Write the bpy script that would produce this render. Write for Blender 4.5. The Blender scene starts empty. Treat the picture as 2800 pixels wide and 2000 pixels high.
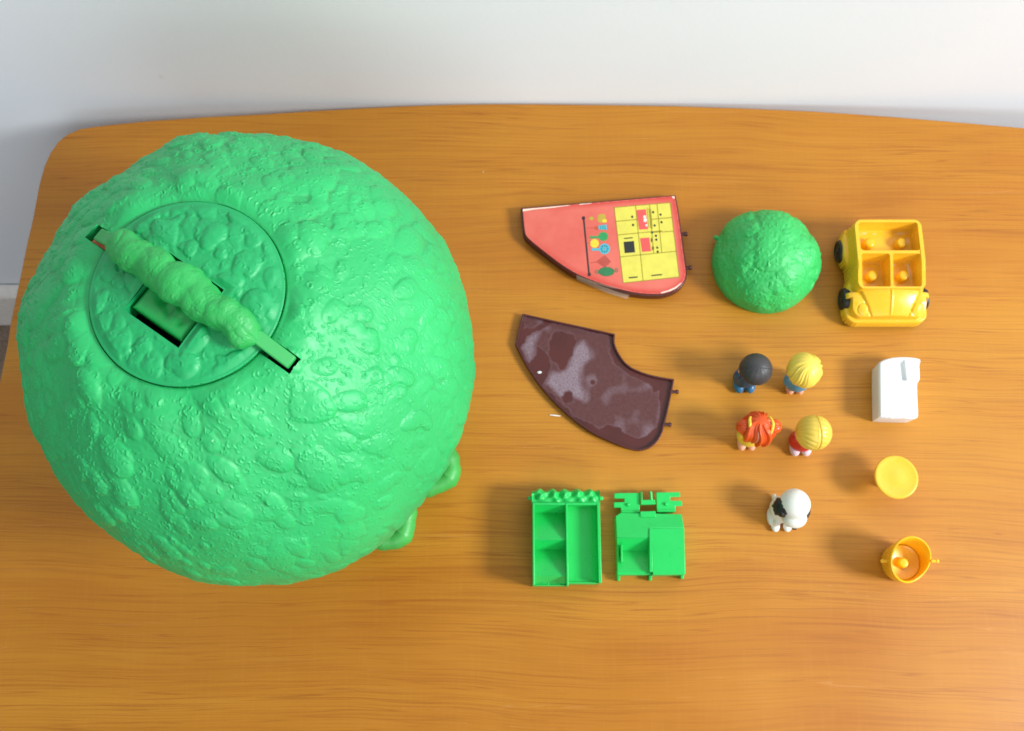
import bpy, math, random
import numpy as np
from mathutils import Vector, Matrix

# ------------------------------------------------------------------ camera, light, exposure
S = bpy.context.scene
COL = S.collection
CAM_H, FPX, TILT = 0.64, 2722.0, math.radians(15.4)      # metres above the table, focal length in photo pixels
CT, ST = math.cos(TILT), math.sin(TILT)

cam = bpy.data.cameras.new('camera')
cam.sensor_width = 36.0
cam.lens = 36.0 * FPX / 2800.0
cam.clip_start, cam.clip_end = 0.02, 50
cam.dof.use_dof = True
cam.dof.focus_distance = 0.47
cam.dof.aperture_fstop = 18.0
cam_o = bpy.data.objects.new('camera', cam)
COL.objects.link(cam_o)
cam_o.location = (0, 0, CAM_H)
cam_o.rotation_euler = (TILT, 0, 0)
S.camera = cam_o

w = bpy.data.worlds.new('World')
S.world = w
w.use_nodes = True
bg = w.node_tree.nodes['Background']
bg.inputs[0].default_value = (0.90, 0.96, 1.0, 1)
bg.inputs[1].default_value = 0.40

def area(name, loc, target, sx, sy, power, col):
    l = bpy.data.lights.new(name, 'AREA')
    l.shape = 'RECTANGLE'; l.size = sx; l.size_y = sy
    l.energy = power; l.color = col
    o = bpy.data.objects.new(name, l); COL.objects.link(o)
    o.location = loc
    o.rotation_euler = (Vector(target) - Vector(loc)).to_track_quat('-Z', 'Y').to_euler()
    return o
area('window_light', (1.80, -0.36, 1.30), (0.0, 0.15, 0.05), 0.50, 0.50, 60, (0.95, 0.985, 1.0))
area('front_fill_light', (0.35, -2.3, 1.6), (0.0, 0.37, 0.15), 1.6, 1.2, 25, (0.95, 0.98, 1.0))  # added soft fill, unseen; brightens the wall and the front of the crown

S.view_settings.view_transform = 'Standard'
S.view_settings.look = 'None'
S.view_settings.exposure = 0.0
S.view_settings.gamma = 1.0

def at(px, py, z=0.0):
    """Place on the level z (metres above the table) seen at a pixel of the 2800 x 2000 photograph."""
    u = (px - 1400) / FPX; v = (1000 - py) / FPX; d = CT - v * ST
    return Vector(((CAM_H - z) * u / d, (CAM_H - z) * (v * CT + ST) / d, z))

# ------------------------------------------------------------------ materials
def lin(r, g, b):
    f = lambda c: (c / 255 / 12.92) if c / 255 <= 0.04045 else ((c / 255 + 0.055) / 1.055) ** 2.4
    return (f(r), f(g), f(b), 1)

class NT:
    def __init__(self, name):
        self.m = bpy.data.materials.new(name); self.m.use_nodes = True
        self.t = self.m.node_tree; self.b = self.t.nodes['Principled BSDF']
    def n(self, typ, **kw):
        x = self.t.nodes.new(typ)
        for k, v in kw.items():
            if k.startswith('i_'):
                key = k[2:]; key = int(key) if key.isdigit() else key.replace('_', ' ')
                x.inputs[key].default_value = v
            else: setattr(x, k, v)
        return x
    def l(self, a, b): self.t.links.new(a, b)
    def ramp(self, fac, stops):
        r = self.n('ShaderNodeValToRGB'); e = r.color_ramp.elements
        while len(e) < len(stops): e.new(0.5)
        for el, (p, c) in zip(e, stops): el.position = p; el.color = c
        self.l(fac, r.inputs[0]); return r.outputs[0]
    def mix(self, fac, a, b, mode='MIX'):
        x = self.n('ShaderNodeMix', data_type='RGBA', blend_type=mode)
        for s, v in ((0, fac), (6, a), (7, b)):
            if hasattr(v, 'links') or hasattr(v, 'is_linked'): self.l(v, x.inputs[s])
            else: x.inputs[s].default_value = v
        return x.outputs[2]
    def coord(self, scale=(1, 1, 1), rot=(0, 0, 0), kind='Object'):
        c = self.n('ShaderNodeTexCoord'); mp = self.n('ShaderNodeMapping')
        mp.inputs['Scale'].default_value = scale; mp.inputs['Rotation'].default_value = rot
        self.l(c.outputs[kind], mp.inputs[0]); return mp.outputs[0]
    def noise(self, vec, scale, detail=4, rough=0.5, dist=0.0):
        x = self.n('ShaderNodeTexNoise', i_Scale=scale, i_Detail=detail, i_Roughness=rough, i_Distortion=dist)
        self.l(vec, x.inputs['Vector']); return x.outputs['Fac']
    def bump(self, h, strength, dist):
        x = self.n('ShaderNodeBump', i_Strength=strength, i_Distance=dist)
        self.l(h, x.inputs['Height']); self.l(x.outputs[0], self.b.inputs['Normal'])

def plastic(name, rgb, rough=0.35, var=0.12, scale=60, grain=0.0, sss=0.0, spec=0.5):
    k = NT(name); c = k.coord()
    n1 = k.noise(c, scale, 3)
    a = tuple(x * (1 - var) for x in rgb[:3]) + (1,); b = tuple(min(1, x * (1 + var)) for x in rgb[:3]) + (1,)
    k.l(k.ramp(n1, [(0.3, a), (0.7, b)]), k.b.inputs['Base Color'])
    n2 = k.noise(c, scale * 6, 3)
    k.l(k.ramp(n2, [(0.3, (rough * .8,) * 3 + (1,)), (0.75, (rough * 1.25,) * 3 + (1,))]), k.b.inputs['Roughness'])
    k.b.inputs['Specular IOR Level'].default_value = spec
    if sss:
        k.b.inputs['Subsurface Weight'].default_value = sss
        k.b.inputs['Subsurface Scale'].default_value = 0.004
        k.b.inputs['Subsurface Radius'].default_value = (1, .8, .5)
    k.bump(k.noise(c, 900 if not grain else 1600, 2), 0.25 + grain, 0.00012 + grain * 0.0003)
    return k.m

def wood():
    k = NT('orange_veneer'); g = lin
    rot = (0, 0, 0.012)
    base = k.coord((1, 1, 1), rot)
    warp = k.n('ShaderNodeTexNoise', i_Scale=5.0, i_Detail=2.0); k.l(base, warp.inputs['Vector'])
    sub = k.n('ShaderNodeVectorMath', operation='SUBTRACT'); k.l(warp.outputs['Color'], sub.inputs[0]); sub.inputs[1].default_value = (.5, .5, .5)
    mul = k.n('ShaderNodeVectorMath', operation='MULTIPLY'); k.l(sub.outputs[0], mul.inputs[0]); mul.inputs[1].default_value = (0, 0.020, 0)
    add = k.n('ShaderNodeVectorMath', operation='ADD'); k.l(base, add.inputs[0]); k.l(mul.outputs[0], add.inputs[1])
    def st(sx, sy, sc, det=4, ro=.55):
        mp = k.n('ShaderNodeMapping'); mp.inputs['Scale'].default_value = (sx, sy, 1); k.l(add.outputs[0], mp.inputs[0])
        return k.noise(mp.outputs[0], sc, det, ro)
    broad = st(.55, 6, 3.0, 3)
    mid = st(.6, 42, 3.0, 2, .4)
    fine = st(2.2, 130, 4.0, 3, .55)
    pores = st(9, 520, 4.0, 2, .6)
    cloud = k.noise(base, 9, 3)
    c = k.ramp(broad, [(.28, g(172, 102, 19)), (.5, g(185, 119, 26)), (.72, g(196, 134, 36))])
    c = k.mix(k.ramp(cloud, [(.35, (0, 0, 0, 1)), (.7, (.35, .35, .35, 1))]), c, g(202, 138, 36))
    # dark growth-ring lines: narrow bands of a stretched noise
    lines = k.ramp(mid, [(.0, (0, 0, 0, 1)), (.365, (0, 0, 0, 1)), (.378, (.45, .45, .45, 1)), (.39, (0, 0, 0, 1)), (.464, (0, 0, 0, 1)), (.473, (.52, .52, .52, 1)), (.482, (0, 0, 0, 1)), (.549, (0, 0, 0, 1)), (.558, (.42, .42, .42, 1)), (.567, (0, 0, 0, 1)), (.634, (0, 0, 0, 1)), (.645, (.45, .45, .45, 1)), (.656, (0, 0, 0, 1))])
    mid2 = st(1.1, 88, 3.0, 2, .45)
    lines2 = k.ramp(mid2, [(.0, (0, 0, 0, 1)), (.425, (0, 0, 0, 1)), (.44, (.5, .5, .5, 1)), (.455, (0, 0, 0, 1)), (.535, (0, 0, 0, 1)), (.55, (.5, .5, .5, 1)), (.565, (0, 0, 0, 1)), (.64, (0, 0, 0, 1)), (.655, (.4, .4, .4, 1)), (.67, (0, 0, 0, 1))])
    patch2 = k.ramp(st(3.0, 16, 2.5, 2), [(.38, (.1, .1, .1, 1)), (.62, (1, 1, 1, 1))])
    patch = k.ramp(st(2.0, 12, 2.0, 2), [(.4, (.25, .25, .25, 1)), (.6, (1, 1, 1, 1))])
    c = k.mix(k.mix(1.0, lines, patch, 'MULTIPLY'), c, g(136, 66, 10))
    c = k.mix(k.mix(1.0, lines2, patch2, 'MULTIPLY'), c, g(140, 70, 12))
    c = k.mix(k.ramp(fine, [(.34, (.26, .26, .26, 1)), (.50, (0, 0, 0, 1))]), c, g(154, 84, 14))
    c = k.mix(k.ramp(pores, [(.3, (.24, .24, .24, 1)), (.45, (0, 0, 0, 1))]), c, g(154, 86, 15))
    fleck = k.n('ShaderNodeMapping'); fleck.inputs['Scale'].default_value = (90, 7, 1); k.l(base, fleck.inputs[0])
    c = k.mix(k.ramp(k.noise(fleck.outputs[0], 4.0, 2), [(.52, (0, 0, 0, 1)), (.75, (.04, .04, .04, 1))]), c, g(224, 160, 78))
    # dust specks and pale rubbed scratches
    vo = k.n('ShaderNodeTexVoronoi', i_Scale=22.0, i_Randomness=1.0); k.l(base, vo.inputs['Vector'])
    sp = k.ramp(vo.outputs['Distance'], [(.0, (1, 1, 1, 1)), (.016, (.8, .8, .8, 1)), (.024, (0, 0, 0, 1))])
    pick = k.ramp(k.noise(base, 17, 1), [(.56, (0, 0, 0, 1)), (.60, (1, 1, 1, 1))])
    c = k.mix(k.mix(1.0, sp, pick, 'MULTIPLY'), c, g(226, 205, 180))
    vk = k.n('ShaderNodeTexVoronoi', i_Scale=9.0, i_Randomness=1.0); km = k.n('ShaderNodeMapping'); km.inputs['Scale'].default_value = (1, 1.5, 1); km.inputs['Location'].default_value = (.37, .21, 0); k.l(add.outputs[0], km.inputs[0]); k.l(km.outputs[0], vk.inputs['Vector'])
    kn = k.ramp(vk.outputs['Distance'], [(.0, (.55, .55, .55, 1)), (.012, (.4, .4, .4, 1)), (.03, (0, 0, 0, 1))])
    c = k.mix(k.mix(1.0, kn, k.ramp(k.noise(base, 6.5, 1), [(.5, (0, 0, 0, 1)), (.56, (1, 1, 1, 1))]), 'MULTIPLY'), c, g(120, 62, 24))
    sc_m = k.n('ShaderNodeMapping'); sc_m.inputs['Rotation'].default_value = (0, 0, math.radians(28)); sc_m.inputs['Scale'].default_value = (6, 160, 1)
    k.l(base, sc_m.inputs[0])
    scr = k.ramp(k.noise(sc_m.outputs[0], 1.6, 2, .5, .6), [(.68, (0, 0, 0, 1)), (.69, (.16, .16, .16, 1)), (.70, (0, 0, 0, 1))])
    c = k.mix(scr, c, g(224, 170, 110))
    k.l(c, k.b.inputs['Base Color'])
    k.l(k.ramp(cloud, [(.3, (.42,) * 3 + (1,)), (.75, (.54,) * 3 + (1,))]), k.b.inputs['Roughness'])
    k.b.inputs['Specular IOR Level'].default_value = 0.42
    k.bump(fine, .12, .0004)
    return k.m

def wall_mat():
    k = NT('white_wall_paint'); c = k.coord()
    n1 = k.noise(c, 3.5, 4)
    col = k.ramp(n1, [(.3, lin(231, 239, 248)), (.7, lin(238, 245, 252))])
    # one small brownish smudge on the paint
    geo = k.n('ShaderNodeNewGeometry'); d = k.n('ShaderNodeVectorMath', operation='DISTANCE')
    k.l(geo.outputs['Position'], d.inputs[0]); d.inputs[1].default_value = SMUDGE
    sm = k.n('ShaderNodeMath', operation='ADD'); k.l(d.outputs['Value'], sm.inputs[0])
    nz = k.n('ShaderNodeMath', operation='MULTIPLY', i_1=.006); k.l(k.noise(c, 160, 3), nz.inputs[0]); k.l(nz.outputs[0], sm.inputs[1])
    sc = k.n('ShaderNodeMath', operation='MULTIPLY', i_1=100.0); k.l(sm.outputs[0], sc.inputs[0])
    col = k.mix(k.ramp(sc.outputs[0], [(.28, (.3, .3, .3, 1)), (.62, (0, 0, 0, 1))]), col, lin(190, 165, 155))
    k.l(col, k.b.inputs['Base Color'])
    k.b.inputs['Roughness'].default_value = .7
    k.bump(k.noise(c, 230, 5, .6), .13, .0008)
    return k.m
def wall_hit(px, py, Y):
    u = (px - 1400) / FPX; v = (1000 - py) / FPX; d = CT - v * ST
    t_ = Y / ((v * CT + ST) / d)
    return (t_ * u / d, Y, CAM_H - t_)
WALL_Y = 0.3734
SMUDGE = wall_hit(440, 210, WALL_Y)

def simple(name, rgb, rough=.6, var=.08, scale=200):
    k = NT(name); c = k.coord()
    a = tuple(x * (1 - var) for x in rgb[:3]) + (1,); b = tuple(min(1, x * (1 + var)) for x in rgb[:3]) + (1,)
    k.l(k.ramp(k.noise(c, scale, 3), [(.3, a), (.7, b)]), k.b.inputs['Base Color'])
    k.b.inputs['Roughness'].default_value = rough
    return k.m

def carpet():
    k = NT('brown_carpet'); c = k.coord()
    n = k.noise(c, 260, 4, .7)
    k.l(k.ramp(n, [(.3, lin(118, 98, 84)), (.7, lin(165, 145, 128))]), k.b.inputs['Base Color'])
    k.b.inputs['Roughness'].default_value = .95
    k.bump(n, .8, .004)
    return k.m

def glue_mat():
    k = NT('maroon_plastic_with_dried_glue'); c = k.coord()
    at_ = k.n('ShaderNodeAttribute', attribute_name='glue'); ed = k.n('ShaderNodeAttribute', attribute_name='glue_edge')
    br = k.n('ShaderNodeAttribute', attribute_name='glue_thick')
    f = k.noise(c, 420, 5, .7); f2 = k.noise(c, 1500, 3, .6)
    plain = k.ramp(k.noise(c, 50, 3), [(.3, lin(72, 25, 20)), (.7, lin(84, 31, 25))])
    film = k.ramp(f, [(.25, lin(76, 33, 30)), (.75, lin(98, 56, 57))])
    thick = k.ramp(f2, [(.25, lin(100, 64, 68)), (.75, lin(160, 146, 158))])
    gl = k.mix(br.outputs['Fac'], film, thick)
    gl = k.mix(ed.outputs['Fac'], gl, lin(124, 96, 110))
    k.l(k.mix(at_.outputs['Fac'], plain, gl), k.b.inputs['Base Color'])
    k.l(k.ramp(at_.outputs['Fac'], [(0, (.35,) * 3 + (1,)), (1, (.7,) * 3 + (1,))]), k.b.inputs['Roughness'])
    k.bump(f, .3, .0003)
    return k.m

M = {}
M['wood'] = wood(); M['wall'] = wall_mat()
M['skirting'] = simple('white_gloss_skirting', lin(232, 230, 226), .35)
M['carpet'] = carpet()
def crown_plastic(name, rgb, dirt_shade=0.5, rough=.5):
    k = NT(name); c = k.coord()
    n1 = k.noise(c, 14, 4)
    a = tuple(x * .88 for x in rgb[:3]) + (1,); b = tuple(x * 1.1 for x in rgb[:3]) + (1,)
    col = k.ramp(n1, [(.3, a), (.7, b)])
    at_ = k.n('ShaderNodeAttribute', attribute_name='grime_shade')
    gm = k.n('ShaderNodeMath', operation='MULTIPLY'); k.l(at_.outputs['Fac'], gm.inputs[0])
    k.l(k.ramp(k.noise(c, 30, 3), [(.45, (0, 0, 0, 1)), (.75, (dirt_shade,) * 3 + (1,))]), gm.inputs[1])
    col = k.mix(gm.outputs[0], col, lin(48, 92, 50))  # hollows tinted darker: soiling with some crevice shade painted in
    vo = k.n('ShaderNodeTexVoronoi', i_Scale=70.0, i_Randomness=1.0); k.l(c, vo.inputs['Vector'])
    sp = k.ramp(vo.outputs['Distance'], [(.0, (1, 1, 1, 1)), (.03, (.7, .7, .7, 1)), (.05, (0, 0, 0, 1))])
    pick = k.ramp(k.noise(c, 60, 1), [(.63, (0, 0, 0, 1)), (.67, (.7, .7, .7, 1))])
    col = k.mix(k.mix(1.0, sp, pick, 'MULTIPLY'), col, lin(170, 215, 180))
    k.l(col, k.b.inputs['Base Color'])
    k.l(k.ramp(k.noise(c, 90, 4), [(.3, (rough * .9,) * 3 + (1,)), (.75, (rough * 1.15,) * 3 + (1,))]), k.b.inputs['Roughness'])
    k.b.inputs['Specular IOR Level'].default_value = .6
    k.bump(k.noise(c, 700, 3, .5), .18, .0002)
    return k.m
M['crown'] = crown_plastic('mint_green_plastic', (.016, .45, .122))
M['lid'] = crown_plastic('deep_green_plastic', (.008, .38, .110), .35)
M['handle'] = crown_plastic('leaf_green_plastic', (.020, .38, .075), .5, .5)
M['tab'] = plastic('button_green_plastic', (.012, .38, .075), .33)
M['hedge'] = plastic('grass_green_plastic', (.045, .37, .06), .45)
M['dark'] = simple('cavity_shade_paint', (.006, .02, .009, 1), .8)  # near-black colour standing in for the shade inside the hollow crown
M['trunk'] = plastic('brown_trunk_plastic', lin(120, 62, 30), .5)
M['bush'] = crown_plastic('bush_green_plastic', (.028, .48, .105), .12, .5)
M['furn'] = plastic('bright_green_plastic', (.012, .53, .095), .33, .06, 40)
M['yellow'] = plastic('yellow_plastic', (.86, .50, .014), .27, .05, 50)
def car_paint():
    M_ = plastic('car_yellow_plastic', (.87, .485, .022), .25, .05, 50); t = M_.node_tree; bs = t.nodes['Principled BSDF']
    l = bs.inputs['Base Color'].links[0]; src = l.from_socket
    a = t.nodes.new('ShaderNodeAttribute'); a.attribute_name = 'scuff'
    m = t.nodes.new('ShaderNodeMix'); m.data_type = 'RGBA'; m.inputs[7].default_value = lin(236, 222, 200)
    t.links.new(a.outputs['Fac'], m.inputs[0]); t.links.new(src, m.inputs[6]); t.links.new(m.outputs[2], bs.inputs['Base Color'])
    return M_
M['car'] = car_paint()
M['stool'] = plastic('lemon_yellow_plastic', (.88, .49, .03), .3, .05, 50)
M['cup'] = plastic('golden_yellow_plastic', (.92, .50, .012), .3, .05, 50)
M['tyre'] = plastic('black_plastic', (.012, .015, .014, 1), .45)
M['white'] = simple('white_plastic', (.80, .82, .82, 1), .34, .015, 40)
M['cream'] = plastic('cream_white_plastic', (.76, .76, .68), .42, .04, 60)
M['blackpaint'] = simple('black_paint', (.01, .012, .011, 1), .35)
M['skin'] = plastic('skin_vinyl', lin(240, 172, 140), .4, .05, 90, sss=.2)
M['hair_black'] = plastic('black_hair_vinyl', lin(60, 58, 58), .5, .1, 90)
M['hair_blond'] = plastic('blond_hair_vinyl', lin(236, 208, 84), .36, .06, 90)
M['hair_straw'] = plastic('straw_hair_vinyl', lin(222, 190, 74), .36, .06, 90)
M['hair_red'] = plastic('orange_hair_vinyl', lin(224, 82, 22), .36, .08, 90)
M['ribbon'] = plastic('yellow_ribbon_vinyl', lin(232, 196, 62), .4)
M['navy'] = plastic('petrol_blue_vinyl', lin(28, 78, 108), .4)
M['sky_blue'] = plastic('sky_blue_vinyl', lin(74, 158, 192), .4)
M['red_cloth'] = plastic('red_vinyl', lin(196, 40, 38), .4)
M['shoe_blue'] = plastic('blue_shoe_vinyl', lin(50, 112, 152), .35)
M['shoe_pale'] = plastic('pale_shoe_vinyl', lin(214, 186, 192), .45)
M['eye'] = simple('eye_paint', (.02, .02, .02, 1), .3)
M['mouth'] = simple('mouth_paint', lin(190, 60, 50), .4)
M['maroon'] = plastic('maroon_plastic', lin(74, 26, 24), .36, .1, 60)
M['glue'] = glue_mat()
def coral():
    k = NT('coral_print'); c = k.coord()
    n = k.noise(c, 35, 4, .6)
    col = k.ramp(n, [(.3, lin(210, 90, 76)), (.7, lin(222, 112, 96))])
    ed = k.n('ShaderNodeAttribute', attribute_name='edge')
    col = k.mix(ed.outputs['Fac'], col, lin(200, 46, 40))
    k.l(col, k.b.inputs['Base Color']); k.b.inputs['Roughness'].default_value = .42
    return k.m
M['coral'] = coral()
for nm, rgb in dict(p_yellow=(218, 206, 84), p_black=(38, 40, 36), p_line=(150, 130, 20), p_red=(226, 86, 82), p_white=(235, 225, 215), p_green=(46, 150, 82), p_blue=(70, 172, 190), p_olive=(186, 160, 56), p_brick=(168, 62, 52), p_dgreen=(48, 112, 72), p_sun=(228, 200, 56), p_rust=(190, 82, 50)).items():
    M[nm] = simple('print_' + nm[2:], lin(*rgb), .42, .05)
M['paper'] = simple('bare_card', lin(238, 214, 196), .8)
def tape():
    k = NT('clear_tape')
    k.b.inputs['Base Color'].default_value = lin(225, 205, 190); k.b.inputs['Roughness'].default_value = .25
    k.b.inputs['Alpha'].default_value = .34
    return k.m
M['tape'] = tape()
M['scrap'] = simple('white_paper', lin(238, 236, 232), .8)

# ------------------------------------------------------------------ mesh helpers
class MB:
    def __init__(s): s.v = []; s.f = []; s.mi = []
    def add(s, vs, fs, mi=0):
        o = len(s.v); s.v += [tuple(x) for x in vs]; s.f += [tuple(i + o for i in f) for f in fs]; s.mi += [mi] * len(fs); return s
    def box(s, x0, x1, y0, y1, z0, z1, mi=0):
        return s.add([(x0, y0, z0), (x1, y0, z0), (x1, y1, z0), (x0, y1, z0), (x0, y0, z1), (x1, y0, z1), (x1, y1, z1), (x0, y1, z1)],
                     [(3, 2, 1, 0), (4, 5, 6, 7), (0, 1, 5, 4), (1, 2, 6, 5), (2, 3, 7, 6), (3, 0, 4, 7)], mi)
    def prism(s, top, zb, mi=0):
        """top: 3-D points counter-clockwise seen from above; dropped straight down to zb."""
        n = len(top)
        vs = [tuple(p) for p in top] + [(p[0], p[1], zb) for p in top]
        return s.add(vs, [tuple(range(n)), tuple(reversed(range(n, 2 * n)))] + [(i + n, (i + 1) % n + n, (i + 1) % n, i) for i in range(n)], mi)
    def poly(s, pts, mi=0): return s.add(pts, [tuple(range(len(pts)))], mi)
    def cyl(s, a, b, ra, rb=None, n=20, mi=0, dome=0):
        a = Vector(a); b = Vector(b); rb = ra if rb is None else rb
        d = (b - a).normalized(); u = d.orthogonal().normalized(); w_ = d.cross(u)
        rings = [(a, ra), (b, rb)]
        if dome:
            L = rb * dome
            rings = [(a, ra)] + [(b - d * L * (1 - math.sin(q)), rb * (1 - dome * (1 - math.cos(q)))) for q in (0, .5, 1, 1.35)]
        vs = []; 
        for c, r in rings: vs += [c + (u * math.cos(2 * math.pi * i / n) + w_ * math.sin(2 * math.pi * i / n)) * r for i in range(n)]
        m = len(rings)
        fs = [(j * n + i, j * n + (i + 1) % n, (j + 1) * n + (i + 1) % n, (j + 1) * n + i) for j in range(m - 1) for i in range(n)]
        fs += [tuple(reversed(range(n))), tuple(range((m - 1) * n, m * n))]
        return s.add(vs, fs, mi)
    def lathe(s, prof, n=48, c=(0, 0, 0), mi=0, warp=None):
        vs = []
        for r, z in prof:
            for i in range(n):
                a = 2 * math.pi * i / n; p = (c[0] + r * math.cos(a), c[1] + r * math.sin(a), c[2] + z)
                vs.append(warp(p, a) if warp else p)
        m = len(prof)
        fs = [(j * n + i, j * n + (i + 1) % n, (j + 1) * n + (i + 1) % n, (j + 1) * n + i) for j in range(m - 1) for i in range(n)]
        if prof[0][0] > 1e-7: fs.append(tuple(reversed(range(n))))
        if prof[-1][0] > 1e-7: fs.append(tuple(range((m - 1) * n, m * n)))
        return s.add(vs, fs, mi)
    def ball(s, c, r, nu=32, nv=20, fn=None, mi=0, rot=None):
        """ellipsoid; fn(direction) scales the radius."""
        r = (r, r, r) if not hasattr(r, '__len__') else r
        vs = []
        for j in range(nv + 1):
            t = math.pi * j / nv
            for i in range(nu):
                a = 2 * math.pi * i / nu; d = Vector((math.sin(t) * math.cos(a), math.sin(t) * math.sin(a), math.cos(t)))
                k = fn(d) if fn else 1.0
                p = Vector((d.x * r[0], d.y * r[1], d.z * r[2])) * k
                if rot: p = rot @ p
                vs.append(p + Vector(c))
        fs = [(j * nu + i, (j + 1) * nu + i, (j + 1) * nu + (i + 1) % nu, j * nu + (i + 1) % nu) for j in range(nv) for i in range(nu)]
        return s.add(vs, fs, mi)
    def tube(s, pts, rad, n=12, mi=0, closed=False):
        pts = [Vector(p) for p in pts]; m = len(pts); rad = rad if hasattr(rad, '__len__') else [rad] * m
        vs = []
        for j in range(m):
            d = (pts[(j + 1) % m if closed else min(j + 1, m - 1)] - pts[(j - 1) % m if closed else max(j - 1, 0)]).normalized()
            up = Vector((0, 0, 1)) if abs(d.z) < .9 else Vector((1, 0, 0))
            u = d.cross(up).normalized(); w_ = u.cross(d)
            vs += [pts[j] + (u * math.cos(2 * math.pi * i / n) + w_ * math.sin(2 * math.pi * i / n)) * rad[j] for i in range(n)]
        mm = m if closed else m - 1
        fs = [(j * n + i, j * n + (i + 1) % n, ((j + 1) % m) * n + (i + 1) % n, ((j + 1) % m) * n + i) for j in range(mm) for i in range(n)]
        if not closed: fs += [tuple(reversed(range(n))), tuple(range((m - 1) * n, m * n))]
        return s.add(vs, fs, mi)

def finish(me, smooth, sharp):
    if smooth:
        me.shade_smooth()
        if sharp: me.set_sharp_from_angle(angle=math.radians(sharp))

def obj(name, mb, mats, parent=None, smooth=True, sharp=35, bevel=0, loc=None, remesh=0, subsurf=0):
    me = bpy.data.meshes.new(name)
    off = Vector(loc) if loc is not None else Vector((0, 0, 0))
    me.from_pydata([tuple(Vector(p) - off) for p in mb.v], [], mb.f)
    mats = mats if isinstance(mats, (list, tuple)) else [mats]
    for m in mats: me.materials.append(m)
    if len(mats) > 1: me.polygons.foreach_set('material_index', mb.mi)
    finish(me, smooth, 0 if remesh else sharp)
    o = bpy.data.objects.new(name, me); COL.objects.link(o)
    o.location = off
    if parent is not None: o.parent = parent
    if remesh:
        r = o.modifiers.new('remesh', 'REMESH'); r.mode = 'VOXEL'; r.voxel_size = remesh; r.use_smooth_shade = True
        sm = o.modifiers.new('smooth', 'SMOOTH'); sm.factor = .5; sm.iterations = 6
    if bevel:
        b = o.modifiers.new('bevel', 'BEVEL'); b.width = bevel; b.segments = 2; b.limit_method = 'ANGLE'; b.angle_limit = math.radians(40)
    if subsurf:
        q = o.modifiers.new('subsurf', 'SUBSURF'); q.levels = subsurf; q.render_levels = subsurf
    return o

def np_obj(name, V, F, mat, parent=None, attrs=None, sharp=0):
    me = bpy.data.meshes.new(name)
    nv, nf = len(V), len(F)
    me.vertices.add(nv); me.vertices.foreach_set('co', np.ascontiguousarray(V, dtype=np.float32).ravel())
    k = F.shape[1]
    me.loops.add(nf * k); me.loops.foreach_set('vertex_index', np.ascontiguousarray(F, dtype=np.int32).ravel())
    me.polygons.add(nf); me.polygons.foreach_set('loop_start', np.arange(0, nf * k, k, dtype=np.int32))
    me.update(calc_edges=True); me.validate()
    me.materials.append(mat)
    for nm, arr in (attrs or {}).items():
        a = me.attributes.new(nm, 'FLOAT', 'POINT'); a.data.foreach_set('value', np.ascontiguousarray(arr, dtype=np.float32))
    finish(me, True, sharp)
    o = bpy.data.objects.new(name, me); COL.objects.link(o)
    if parent is not None: o.parent = parent
    return o

def tag(o, label, cat, group=None):
    o['label'] = label; o['category'] = cat
    if group: o['group'] = group
    return o
def thing(name, label, cat, loc, group=None):
    o = bpy.data.objects.new(name, None); COL.objects.link(o); o.location = loc; o.empty_display_size = .01
    return tag(o, label, cat, group)
def structure(o): o['kind'] = 'structure'; return o

def grid_faces(ni, nj, wrap=False):
    i = np.arange(ni - 1)[:, None]; j = np.arange(nj if wrap else nj - 1)[None, :]
    j2 = (j + 1) % nj
    return np.stack([i * nj + j, (i + 1) * nj + j, (i + 1) * nj + j2, i * nj + j2], -1).reshape(-1, 4)

def smooth_closed(pts, rep=2):
    for _ in range(rep):
        q = []
        for i in range(len(pts)):
            a, b = pts[i], pts[(i + 1) % len(pts)]
            q += [a * .75 + b * .25, a * .25 + b * .75]
        pts = q
    return pts

# ------------------------------------------------------------------ the room: wall, skirting, floor
FLOOR_Z = -0.488
b = MB(); b.box(-3, 3, WALL_Y, WALL_Y + .1, FLOOR_Z - .05, 2.4)
structure(obj('wall', b, M['wall'], smooth=False))
b = MB(); b.prism([(-3, WALL_Y - .014, -.388), (3, WALL_Y - .014, -.388), (3, WALL_Y - .001, -.378), (-3, WALL_Y - .001, -.378)], FLOOR_Z)
structure(obj('skirting_board', b, M['skirting'], smooth=False, bevel=.003))
b = MB(); b.box(-3, 3, -3, WALL_Y - .0005, FLOOR_Z - .04, FLOOR_Z)
structure(obj('floor', b, M['carpet'], smooth=False))

# ------------------------------------------------------------------ the table
edge_px = [(17, 940), (26, 878), (47, 779), (71, 662), (86, 598), (103, 507), (118.5, 451), (134, 417), (155, 386.5), (181, 365), (215.5, 350), (259, 343), (323, 336), (400, 328),
           (560, 317), (739, 308), (860, 300), (985, 293), (1110, 287), (1231, 283), (1355, 281.5), (1478, 282), (1660, 284), (1847, 287), (2030, 293), (2216, 301), (2340, 309), (2462, 318), (2630, 332), (2800, 347)]
edge = [at(x, y) for x, y in edge_px]
edge = [Vector((-.335, -.34, 0)), Vector((-.3475, -.18, 0)), Vector((-.3490, -.02, 0)), Vector((-.3445, .11, 0))] + edge
edge += [Vector((.46, .342, 0)), Vector((.54, .331, 0)), Vector((.575, .315, 0)), Vector((.590, .285, 0)), Vector((.602, .15, 0)), Vector((.606, -.02, 0)), Vector((.60, -.34, 0))]
edge += [Vector((.585, -.40, 0)), Vector((.54, -.425, 0)), Vector((.13, -.445, 0)), Vector((-.27, -.425, 0)), Vector((-.315, -.40, 0))]
edge = list(reversed(edge))
prof = [(0.0, -.0000), (-.0012, -.0004), (-.0020, -.0014), (-.0024, -.003), (-.0024, -.0185), (-.0005, -.0205)]   # rounded lip, 20 mm board
n = len(edge); ctr = sum(edge, Vector()) / n
nor = []
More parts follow.
